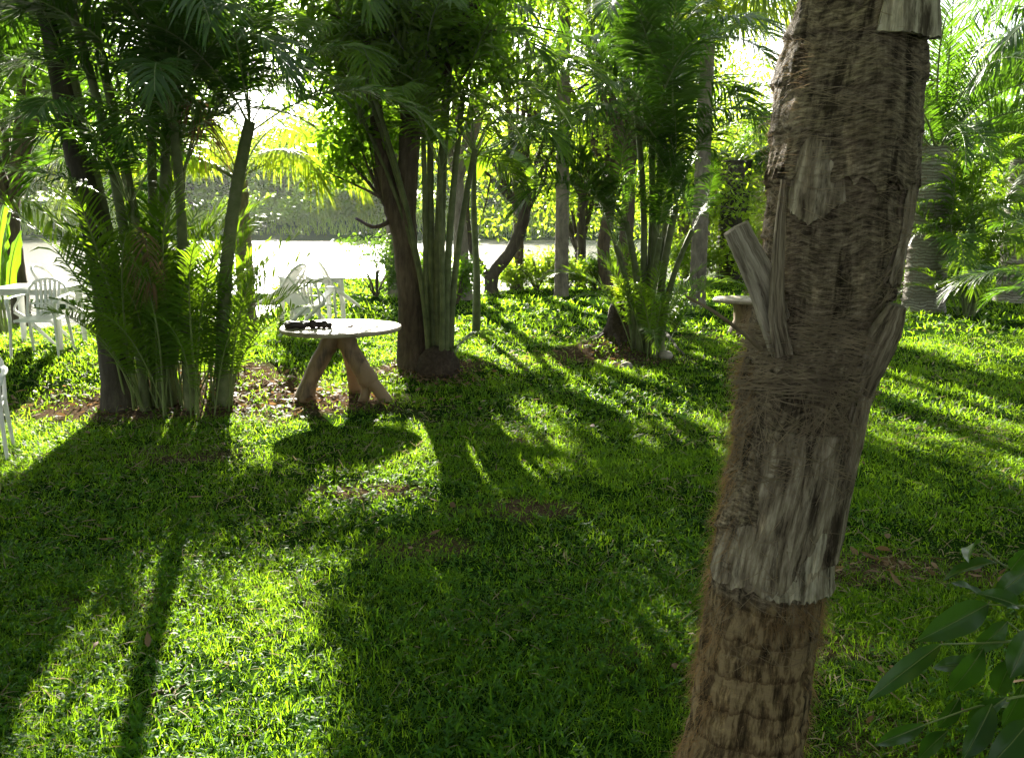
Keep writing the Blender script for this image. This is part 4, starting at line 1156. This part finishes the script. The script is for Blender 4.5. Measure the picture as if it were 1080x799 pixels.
def detail(ph, z):
    """Relief of the trunk: leaf-scar rings low down, matted fibre with lumps higher up, a crevice on the right."""
    low = 1 - ss(.76, .86, z + .03 * np.sin(ph))
    zz = z + .018 * np.sin(ph + .6) + .012 * (vnoise(ph * 1.5 + 9, z * 3, 61) - .5)
    q = (zz / .105) % 1.0
    ring = .005 * (q - .5) - .003 * np.exp(-((q - .02) / .07) ** 2) - .003 * np.exp(-((q - .98) / .05) ** 2)
    crack = -.0015 * np.maximum(0, vnoise(ph * 30 + 50, z * 16, 62) - .6) / .4
    pit = -.008 * ss(.66, .8, fbm(ph * 3 + 20, z * 14, 63, 3))
    a = ring + crack + pit + .006 * (fbm(ph * 4 + 30, z * 12, 64, 3) - .5)
    wav = z * 90 + 5 * fbm(ph * .7 + 10, z * 1.5 + 3, 65, 1)
    fib = .0035 * (vnoise(ph * 2.5 + 40, wav, 66) - .5) + .003 * (vnoise(ph * 4 + 70, wav * 2.1, 67) - .5)
    lump = .048 * (fbm(ph * 1.6 + 60, z * 5 + 5, 68, 4) - .5)
    lq = ((z + .09 * fbm(ph * 1.1 + 33, z * 2 + 8, 69, 3)) / .13) % 1.0
    lump = lump + .010 * (1 - lq) ** 2 - .022 * ss(.72, .80, fbm(ph * 2.6 + 15, z * 7 + 2, 70, 4))
    b = fib + lump - .035 * np.exp(-(((ph - .68) / .22) ** 2 + ((z - 1.66 - .25 * (ph - .68)) / .07) ** 2)) - .02 * np.exp(-(((ph - .30) / .35) ** 2 + ((z - 1.57) / .018) ** 2))
    return a * low + b * (1 - low)
def surf(ph, z, off=0.0):
    x0, y0 = ax(z)
    r = rad0(z) + detail(ph, z) + off
    return np.stack([x0 + r * np.sin(ph), y0 - r * np.cos(ph), z + 0 * ph], -1) - np.array(PBASE)

def scar_lines(nt, vec, col, noise):
    """Dark leaf-scar lines running round the trunk every ten centimetres or so."""
    L = nt.links.new
    sp = N(nt, "ShaderNodeSeparateXYZ"); L(vec, sp.inputs[0])
    q = N(nt, "ShaderNodeMath", operation="MULTIPLY_ADD"); L(noise, q.inputs[0]); q.inputs[1].default_value = .06; L(sp.outputs[1], q.inputs[2])
    d = N(nt, "ShaderNodeMath", operation="DIVIDE"); L(q.outputs[0], d.inputs[0]); d.inputs[1].default_value = .105
    f = N(nt, "ShaderNodeMath", operation="FRACT"); L(d.outputs[0], f.inputs[0])
    k = ramp(nt, f.outputs[0], [(0, (.5, .46, .42)), (.05, (.55, .5, .46)), (.2, (1, 1, 1))])
    m = N(nt, "ShaderNodeMix", data_type="RGBA", blend_type="MULTIPLY"); m.inputs[0].default_value = 1
    L(col, m.inputs[6]); L(k, m.inputs[7])
    return m.outputs[2]

def fibrous_mat(name, dark, mid, light, su, sv, warp=.5, bump=1.0, dist=.012, zone=None, stain=.5, wide=.16):
    """Streaky palm fibre or sheath laid out on the trunk's own angle and height (UV in radians and metres)."""
    m, nt, out = newmat(name)
    L = nt.links.new
    uv = N(nt, "ShaderNodeUVMap", uv_map="wrap")
    n0 = N(nt, "ShaderNodeTexNoise", Scale=1.8, Detail=.5); L(uv.outputs[0], n0.inputs["Vector"])
    wv = N(nt, "ShaderNodeVectorMath", operation="MULTIPLY_ADD"); L(n0.outputs[1], wv.inputs[0]); wv.inputs[1].default_value = (.25 * warp, .14 * warp, 0); L(uv.outputs[0], wv.inputs[2])
    mp = N(nt, "ShaderNodeMapping"); mp.inputs["Scale"].default_value = (su, sv, 1); L(wv.outputs[0], mp.inputs[0])
    n1 = N(nt, "ShaderNodeTexNoise", Scale=1.0, Detail=5.0, Roughness=.7); L(mp.outputs[0], n1.inputs["Vector"])
    n2 = N(nt, "ShaderNodeTexNoise", Scale=7.0, Detail=5.0, Roughness=.65); L(uv.outputs[0], n2.inputs["Vector"])
    ad = N(nt, "ShaderNodeMath", operation="MULTIPLY_ADD"); L(n2.outputs[0], ad.inputs[0]); ad.inputs[1].default_value = stain; L(n1.outputs[0], ad.inputs[2])
    sb_ = N(nt, "ShaderNodeMath", operation="SUBTRACT"); L(ad.outputs[0], sb_.inputs[0]); sb_.inputs[1].default_value = stain * .5
    col = ramp(nt, sb_.outputs[0], [(.5 - wide, dark), (.5, mid), (.5 + wide, light)])
    if zone:
        n3 = N(nt, "ShaderNodeTexNoise", Scale=9.0, Detail=4.0); L(uv.outputs[0], n3.inputs["Vector"])
        mp2 = N(nt, "ShaderNodeMapping"); mp2.inputs["Scale"].default_value = (6, 11, 1); L(wv.outputs[0], mp2.inputs[0])
        n4 = N(nt, "ShaderNodeTexNoise", Scale=1.0, Detail=6.0, Roughness=.65); L(mp2.outputs[0], n4.inputs["Vector"])
        a2 = N(nt, "ShaderNodeMath", operation="MULTIPLY_ADD"); L(n2.outputs[0], a2.inputs[0]); a2.inputs[1].default_value = .9; L(n4.outputs[0], a2.inputs[2])
        c2 = ramp(nt, a2.outputs[0], [(.70, zone[1]), (.90, zone[2]), (1.15, zone[3])])
        c2 = scar_lines(nt, wv.outputs[0], c2, n4.outputs[0])
        sx = N(nt, "ShaderNodeSeparateXYZ"); L(uv.outputs[0], sx.inputs[0])
        a3 = N(nt, "ShaderNodeMath", operation="MULTIPLY_ADD"); L(n3.outputs[0], a3.inputs[0]); a3.inputs[1].default_value = .1; L(sx.outputs[1], a3.inputs[2])
        k = ramp(nt, a3.outputs[0], [(zone[0], (0, 0, 0)), (zone[0] + .03, (1, 1, 1))])
        mx = N(nt, "ShaderNodeMix", data_type="RGBA"); L(k, mx.inputs[0]); L(c2, mx.inputs[6]); L(col, mx.inputs[7]); col = mx.outputs[2]
    n5 = N(nt, "ShaderNodeTexNoise", Scale=3.3, Detail=6.0, Roughness=.7); L(wv.outputs[0], n5.inputs["Vector"])
    k5 = ramp(nt, n5.outputs[0], [(.38, (.22, .20, .18)), (.48, (1, 1, 1)), (.57, (1, 1, 1)), (.66, (1.6, 1.55, 1.5))])
    m5 = N(nt, "ShaderNodeMix", data_type="RGBA", blend_type="MULTIPLY"); m5.inputs[0].default_value = 1
    L(col, m5.inputs[6]); L(k5, m5.inputs[7]); col = m5.outputs[2]                    # damp black grime and pale dry patches
    pb = N(nt, "ShaderNodeBsdfPrincipled", Roughness=.88); pb.inputs["Specular IOR Level"].default_value = .18
    L(col, pb.inputs["Base Color"])
    bp = N(nt, "ShaderNodeBump", Strength=bump, Distance=dist); L(n1.outputs[0], bp.inputs["Height"]); L(bp.outputs[0], pb.inputs["Normal"])
    L(pb.outputs[0], out.inputs[0])
    return m
M["mat_trunk"] = fibrous_mat("matted_trunk", (.03, .022, .014), (.145, .11, .074), (.31, .25, .175), 5, 95, .45, zone=(.84, (.025, .017, .010), (.15, .10, .05), (.29, .21, .115)))
M["mat_sheath"] = fibrous_mat("grey_sheath", (.04, .028, .018), (.185, .148, .106), (.35, .30, .23), 20, 7, .8, .35, .006, stain=1.6, wide=.30)
M["mat_pale"] = fibrous_mat("pale_petiole", (.16, .135, .10), (.30, .26, .20), (.42, .375, .30), 16, 3, .3, .25, .004, stain=1.2)
M["mat_fibre"] = fibrous_mat("brown_fibre_mat", (.03, .022, .014), (.15, .115, .078), (.34, .275, .195), 6, 110, .5, 1.0, .012)

def uv_mesh(name, V, F, U, mat, parent, smooth=True):
    mb = MB(); mb.add(V, F)
    me = mb.mesh(name, mat, smooth)
    lay = me.uv_layers.new(name="wrap")
    idx = np.empty(len(me.loops), np.int32); me.loops.foreach_get("vertex_index", idx)
    lay.data.foreach_set("uv", np.asarray(U, np.float32)[idx].ravel())
    return link(name, me, parent)

FP = thing("palm_tree", "fibrous leaning palm trunk standing closest to the viewer at right", "palm", PBASE)
def build_trunk():
    na, nz_ = 260, 760
    ph = np.linspace(-PI, PI, na); z = np.linspace(-.12, 3.95, nz_)
    Zg, Pg = np.meshgrid(z, ph, indexing="ij")
    V = surf(Pg, Zg)
    uv_mesh("trunk", V.reshape(-1, 3), grid_faces(nz_, na, False), np.stack([Pg, Zg], -1).reshape(-1, 2), M["mat_trunk"], FP)
build_trunk()

def sheath(name, pc, hw, z0, z1, off, lip, mat, top=1.0, bot=1.0, slant=0.0, rag=.02, thick=.007, side=0.0, seed=0, vee=0.0):
    """Old leaf base wrapped on the trunk: a thick curved shell with a ragged lower lip."""
    ns, nt_ = 120, 54
    s = np.linspace(-1, 1, ns); t = np.linspace(0, 1, nt_)
    S, T = np.meshgrid(s, t, indexing="ij")
    wid = hw * (bot + (top - bot) * T)
    ph = pc + side * T + wid * S
    rg = rag * (.6 * fbm(S * 3 + 20 + seed, 0 * S + seed, 71, 3) + .4 * vnoise(S * 22 + 60 + seed, 0 * S + seed, 73) - .5) * 2
    zb = z0 + slant * S + rg * (1 - T) - vee * (1 - np.abs(S)) * (1 - T)
    z = zb + T * (z1 - z0)
    o = off * (1 - np.abs(S) ** 2.5) * np.interp(T, [0, .7, 1], [1, .7, .1]) + lip * (1 - T) ** 5 + .005 * (fbm(S * 4 + 30 + seed, T * 4 + 4, 72, 4) - .5) * 2
    sm = .85 if name == "leaf_sheath" else .25
    o = o + (.010 if name == "leaf_sheath" else .003)
    Vo = surf(ph, z, o - sm * detail(ph, z)); Vi = surf(ph, z, o - thick - .006 - sm * detail(ph, z))
    V = np.concatenate([Vo.reshape(-1, 3), Vi.reshape(-1, 3)])
    n = ns * nt_
    F = grid_faces(ns, nt_, False)
    e = np.array([i * nt_ for i in range(ns)] + [(ns - 1) * nt_ + j for j in range(1, nt_)] + [i * nt_ + nt_ - 1 for i in range(ns - 2, -1, -1)] + [j for j in range(nt_ - 2, 0, -1)])
    e2 = np.roll(e, -1)
    F = np.concatenate([F, F[:, ::-1] + n, np.stack([e, e + n, e2 + n, e2], 1)])
    U = np.stack([ph, z], -1).reshape(-1, 2)
    return uv_mesh(name, V, F, np.concatenate([U, U]), mat, FP)
def zat(py): return at(860, py, PY).z
sheath("leaf_sheath", .15, 1.55, zat(628), zat(462), .007, .010, M["mat_sheath"], top=.8, slant=-.016, rag=.028, seed=1, side=.25)
sheath("ring_sheath", -.5, .95, zat(650), zat(596), .010, .005, M["mat_trunk"], slant=-.035, rag=.008, seed=2)
sheath("fibre_wrap", -.1, 1.45, zat(392), zat(235), .014, .010, M["mat_fibre"], slant=.02, rag=.06, seed=3, top=.9)
sheath("fibre_wrap", .0, 1.6, zat(192), zat(35), .014, .008, M["mat_fibre"], slant=-.025, rag=.07, seed=4)
sheath("leaf_sheath", -.60, .40, zat(212), zat(128), .034, .004, M["mat_sheath"], top=.55, rag=.010, seed=5, vee=.06)
sheath("leaf_sheath", .52, .62, zat(34), zat(-120), .030, .006, M["mat_pale"], top=.6, rag=.006, seed=6, vee=.012)
sheath("leaf_sheath", .85, .34, zat(300), zat(110), .014, .002, M["mat_sheath"], top=1.0, bot=.4, side=.35, rag=.02, seed=7)
sheath("leaf_sheath", .78, .42, zat(600), zat(345), .022, .002, M["mat_sheath"], top=.75, bot=.9, side=.3, rag=.012, seed=8)
sheath("leaf_sheath", -1.0, .35, zat(560), zat(470), .008, .004, M["mat_fibre"], top=.6, rag=.02, seed=9)

sheath("leaf_sheath", .50, .80, zat(634), zat(535), .012, .014, M["mat_pale"], top=.55, slant=-.008, rag=.02, seed=12, side=.2)

def stub(name, path, w, d, mat, cut=None, seed=0, roundish=False):
    """Cut leaf stalk: a tapering trough-shaped bar. path = [(px, py, Y)], w and d = widths and depths along it."""
    P = spline([np.array(at(*p)) - np.array(PBASE) for p in path], 26)
    u = np.linspace(0, 1, 26)
    W = np.interp(u, np.linspace(0, 1, len(w)), w); D = np.interp(u, np.linspace(0, 1, len(d)), d)
    T, A, B = frames(P)
    # widths run across the view axis, depth along it
    Yv = np.array([0, -1.0, 0]); A = np.cross(T, Yv); A /= np.linalg.norm(A, axis=1)[:, None]; B = np.cross(A, T)
    prof = np.array([(math.cos(k * PI / 6), -math.sin(k * PI / 6)) for k in range(12)]) if roundish else np.array([(-1, .0), (-.92, .75), (-.6, .55), (0, .30), (.6, .55), (.92, .75), (1, 0), (.75, -.7), (0, -1), (-.75, -.7)])
    g = np.random.default_rng(seed)
    V = P[:, None] + A[:, None] * (W[:, None] * prof[:, 0])[..., None] * .5 + B[:, None] * (D[:, None] * prof[:, 1])[..., None] * .5
    V = V + g.normal(0, .0008, V.shape)
    n = len(prof)
    F = grid_faces(26, n)
    U = np.stack([np.repeat(prof[None, :, 0] * .25, 26, 0), np.repeat(u[:, None] * .25, n, 1)], -1).reshape(-1, 2)
    o = uv_mesh(name, V.reshape(-1, 3), F, U, mat, FP, False)
    mb = MB(); c = V[-1].mean(0); mb.add(np.vstack([V[-1], c[None]]), [[i, (i + 1) % n, n] for i in range(n)])
    mb.build("cut_end", cut or M["mat_pale"], o)
    return o
M["cut"] = plain_mat("cut_palm_end", (.12, .10, .08), .9, .1, .4, 60.)
stub("leaf_stub", [(832, 385, 2.24), (816, 335, 2.20), (799, 288, 2.17), (776, 240, 2.14)], [.085, .08, .078, .066], [.05, .045, .04, .03], M["mat_pale"], M["cut"], 1)
stub("leaf_stub", [(826, 374, 2.17), (819, 330, 2.15), (821, 260, 2.17), (827, 190, 2.21)], [.046, .040, .030, .016], [.04, .035, .03, .015], M["mat_sheath"], M["cut"], 2)
stub("leaf_stub", [(900, 440, 2.24), (912, 400, 2.19), (924, 370, 2.16), (936, 346, 2.14), (947, 322, 2.125)], [.04, .08, .09, .08, .045], [.02, .05, .065, .06, .035], M["mat_sheath"], M["cut"], 3, True)

def strands(name, n, phr, zr, Lr, wr, mat, offr=(.002, .018), slope=.5, seed=0, seg=8, droop=0.0):
    """Loose fibres lying over the trunk."""
    g = np.random.default_rng(seed)
    t = np.linspace(0, 1, seg)[None]
    p0 = g.uniform(*phr, n)[:, None]; z0 = g.uniform(*zr, n)[:, None]
    L = g.uniform(*Lr, n)[:, None]; a = (2.2 * slope * (fbm(p0 * 1.3 + 12, z0 * 7 + 3, 91, 2) - .5) * 2 + g.normal(0, slope * .45, n)[:, None]) + (g.random(n)[:, None] < .5) * PI
    w1, w2 = g.uniform(1, 5, n)[:, None], g.uniform(0, 6, n)[:, None]
    ph = p0 + np.cos(a) * L * t / .17; z = z0 + np.sin(a) * L * t + .008 * np.sin(w1 * t + w2) - droop * L * t ** 2
    off = g.uniform(*offr, n)[:, None] * (.35 + np.sin(t * PI) + .6 * t * (g.random(n)[:, None] < .3))
    C = surf(ph, z, off)
    T = np.gradient(C, axis=1); T /= np.linalg.norm(T, axis=2)[..., None] + 1e-9
    out = np.stack([np.sin(ph), -np.cos(ph), 0 * ph], -1)
    W = np.cross(T, out); W /= np.linalg.norm(W, axis=2)[..., None] + 1e-9
    w = (g.uniform(*wr, n)[:, None] * np.interp(t, [0, .5, 1], [.7, 1, .4]))[..., None] * .5
    V = np.stack([C - W * w, C + W * w], 2).reshape(-1, 3)
    k = np.arange(seg - 1); f = np.stack([2 * k, 2 * k + 1, 2 * k + 3, 2 * k + 2], 1)
    F = (f[None] + (np.arange(n) * 2 * seg)[:, None, None]).reshape(-1, 4)
    mb = MB(); mb.add(V, F)
    return tag(mb.build(name, mat, FP), kind="stuff")

def fuzz(name, n, phr, zr, Lr, mat, seed=0, down=.4, wr=(.0006, .0014)):
    """Short hairs standing off the trunk."""
    g = np.random.default_rng(seed)
    ph = g.uniform(*phr, n); z = g.uniform(*zr, n)
    k = fbm(ph * 4 + 9, z * 9, 81, 3) > g.uniform(.3, .62, n)
    ph, z = ph[k], z[k]; n = len(ph)
    b = surf(ph, z, -.002)
    out = np.stack([np.sin(ph), -np.cos(ph), 0 * ph], -1)
    d = out + g.normal(0, .7, (n, 3)) + np.array([0, 0, -down]); d /= np.linalg.norm(d, axis=1)[:, None]
    L = g.uniform(*Lr, n) * g.uniform(.4, 1, n)
    t = np.linspace(0, 1, 4)
    C = b[:, None] + d[:, None] * (L[:, None] * t)[..., None]
    C[..., 2] -= (L[:, None] * .5) * t ** 2; C = C + g.normal(0, 1, (n, 1, 3)) * (t ** 2)[None, :, None] * L[:, None, None] * .3
    W = np.cross(d, g.normal(0, 1, (n, 3))); W /= np.linalg.norm(W, axis=1)[:, None]
    w = g.uniform(*wr, n)[:, None] * np.array([1, .9, .7, .3]) * .5
    V = np.stack([C - W[:, None] * w[..., None], C + W[:, None] * w[..., None]], 2).reshape(-1, 3)
    kk = np.arange(3); f = np.stack([2 * kk, 2 * kk + 1, 2 * kk + 3, 2 * kk + 2], 1)
    F = (f[None] + (np.arange(n) * 8)[:, None, None]).reshape(-1, 4)
    mb = MB(); mb.add(V, F)
    return tag(mb.build(name, mat, FP), kind="stuff")
strands("nest_fibre", 620, (-1.5, 1.2), (zat(420), zat(345)), (.06, .26), (.0010, .0032), M["fibre_grey"], (.004, .03), .22, 1)
strands("loose_fibre", 420, (-1.5, 1.4), (zat(520), zat(390)), (.05, .22), (.0008, .0024), M["fibre_grey"], (.004, .024), 1.1, 2, droop=.2)
strands("matted_fibre", 520, (-1.6, 1.6), (zat(345), zat(30)), (.05, .20), (.0006, .0016), M["fibre_grey"], (.018, .028), .32, 3)
strands("hanging_fibre", 140, (.7, 1.3), (zat(440), zat(230)), (.06, .2), (.001, .003), M["fibre_grey"], (.01, .04), .8, 4, droop=.9)
fuzz("edge_hair", 7500, (-2.2, -.95), (.15, zat(370)), (.018, .06), M["fibre"], 1)
fuzz("edge_hair", 3200, (.95, 2.0), (.15, zat(600)), (.015, .06), M["fibre"], 2)
strands("loose_fibre", 220, (-1.4, 1.4), (zat(700), zat(560)), (.04, .14), (.0008, .002), M["fibre_grey"], (.008, .03), 1.6, 6)
fuzz("edge_hair", 1700, (-.2, 2.0), (zat(668), zat(632)), (.02, .055), M["fibre"], 3, .9)
fuzz("edge_hair", 2400, (-2.0, -1.0), (zat(370), zat(-20)), (.01, .035), M["fibre_grey"], 4)
fuzz("edge_hair", 2200, (-1.0, 1.0), (.1, zat(400)), (.006, .02), M["fibre"], 5, .5)
# dry stalk sticking out to the left, frayed bunch hanging on the right
mb = MB(); tube(mb, spline([np.array(at(*p)) - np.array(PBASE) for p in [(803, 368, 2.16), (782, 350, 2.12), (752, 328, 2.06), (724, 313, 2.0)]], 16), np.linspace(.0065, .003, 16), 7, wob=.2)
mb.build("dry_stalk", M["fibre_grey"], FP, True)
put_fronds(FP, "coco", Vector((float(ax(3.9)[0]), PY + .17, 3.85)) - PBASE, 12, 1.0, 0, (.1, .9), np.random.default_rng(4))

# ------------------------------------------------------------------ shrub at the lower right corner
def big_leaf(L, W, curl, fold, seed):
    K, C = 12, 7
    s = np.linspace(0, 1, K); j = np.linspace(-1, 1, C)
    th = -curl * s
    x = np.concatenate([[0], np.cumsum(np.cos(th[:-1]))]) * L / (K - 1); z = np.concatenate([[0], np.cumsum(np.sin(th[:-1]))]) * L / (K - 1)
    w = W * .5 * np.interp(s, [0, .06, .25, .5, .75, .93, 1], [.04, .3, .85, 1, .72, .22, .0])
    g = np.random.default_rng(seed)
    V = np.stack([np.repeat(x[:, None], C, 1), w[:, None] * j * math.cos(fold), z[:, None] + np.abs(j) * w[:, None] * math.sin(fold) + .0025 * np.sin(s[:, None] * 14 + seed) * np.abs(j)], -1)
    return V.reshape(-1, 3), grid_faces(K, C, False)
def corner_shrub():
    b0 = gxy(1.30, 1.62)
    root = thing("shrub", "glossy leaved shrub poking in at the lower right corner", "shrub", b0)
    g = np.random.default_rng(8)
    mb, ms, mv = MB(), MB(), MB()
    lv = [((992, 679), (928, 726), 1.55, 24), ((1041, 637), (983, 670), 1.60, 34), ((1037, 683), (1003, 738), 1.55, 30), ((977, 763), (922, 786), 1.50, 22), ((1054, 593), (996, 597), 1.68, 9), ((1041, 631), (1006, 611), 1.62, 10),
          ((1066, 600), (1084, 580), 1.6, 22), ((1035, 572), (1010, 578), 1.7, 8), ((1062, 655), (1030, 690), 1.58, 26), ((1072, 690), (1040, 745), 1.5, 30), ((1062, 735), (1010, 770), 1.48, 26), ((1076, 640), (1040, 622), 1.6, 24),
          ((1046, 742), (1020, 800), 1.48, 30), ((1085, 760), (1052, 806), 1.45, 34), ((1012, 735), (990, 775), 1.52, 20), ((1090, 660), (1066, 715), 1.5, 34), ((1080, 720), (1060, 770), 1.5, 30), ((1030, 700), (985, 700), 1.62, 22), ((1085, 600), (1050, 630), 1.62, 26), ((1000, 770), (965, 800), 1.5, 22)]
    for k, (a, t, Y, wpx) in enumerate(lv):
        P, Q = np.array(at(*a, Y)), np.array(at(*t, Y - .02 + .05 * g.normal()))
        L = np.linalg.norm(Q - P) * 1.03; d = (Q - P) / np.linalg.norm(Q - P)
        V, F = big_leaf(L, max(wpx, 20) * Y / FPX * 1.05, g.uniform(.1, .9), g.uniform(.15, .7), k)
        up = np.array([g.normal(0, .4), -.75 if wpx > 15 else -.1, .7]); side = np.cross(up, d); side /= np.linalg.norm(side); n = np.cross(d, side)
        W3 = P - np.array(b0) + V[:, :1] * d + V[:, 1:2] * side + V[:, 2:] * n
        mb.add(W3, F)
        tube(mv, W3.reshape(12, 7, 3)[:, 3] + n * .0006, np.linspace(.0011, .0003, 12), 5, cap=False)
    for k in range(46):
        P = np.array([1.18 + abs(g.normal(0, .22)), 1.62 + g.normal(0, .15), g.uniform(.35, 1.15)]); az = g.uniform(0, 6.28)
        d = np.array([math.cos(az), math.sin(az), g.normal(-.4, .4)]); d /= np.linalg.norm(d)
        V, F = big_leaf(g.uniform(.08, .13), g.uniform(.035, .05), g.uniform(.1, .5), g.uniform(.1, .4), k)
        side = np.cross(np.array([g.normal(0, .4), g.normal(0, .4), 1]), d); side /= np.linalg.norm(side); n = np.cross(d, side)
        mb.add(P - np.array(b0) + V[:, :1] * d + V[:, 1:2] * side + V[:, 2:] * n, F)
    for pts in ([(1110, 640, 1.6), (1041, 637, 1.6)], [(1110, 672, 1.55), (1050, 677, 1.56), (992, 679, 1.55)], [(1130, 640, 1.62), (1080, 606, 1.66), (1054, 593, 1.68), (1030, 572, 1.7)], [(1120, 725, 1.5), (1040, 742, 1.5), (977, 763, 1.5)], [(1120, 700, 1.52), (1062, 655, 1.58)]):
        P = spline([np.array(at(*p)) - np.array(b0) for p in pts], 12); tube(ms, P, np.linspace(.003, .0014, 12), 6, cap=False)
        r0 = P[0]; tube(ms, spline([(.05, .02, -.05), (r0 * np.array([.6, .6, .5])), r0], 14), np.linspace(.011, .0035, 14), 6, cap=False)
    ms.build("stems", M["petiole"], root, True)
    fo = mb.build("foliage", M["shrub"], root, True); mv.build("midribs", M["petiole"], fo, True)
corner_shrub()
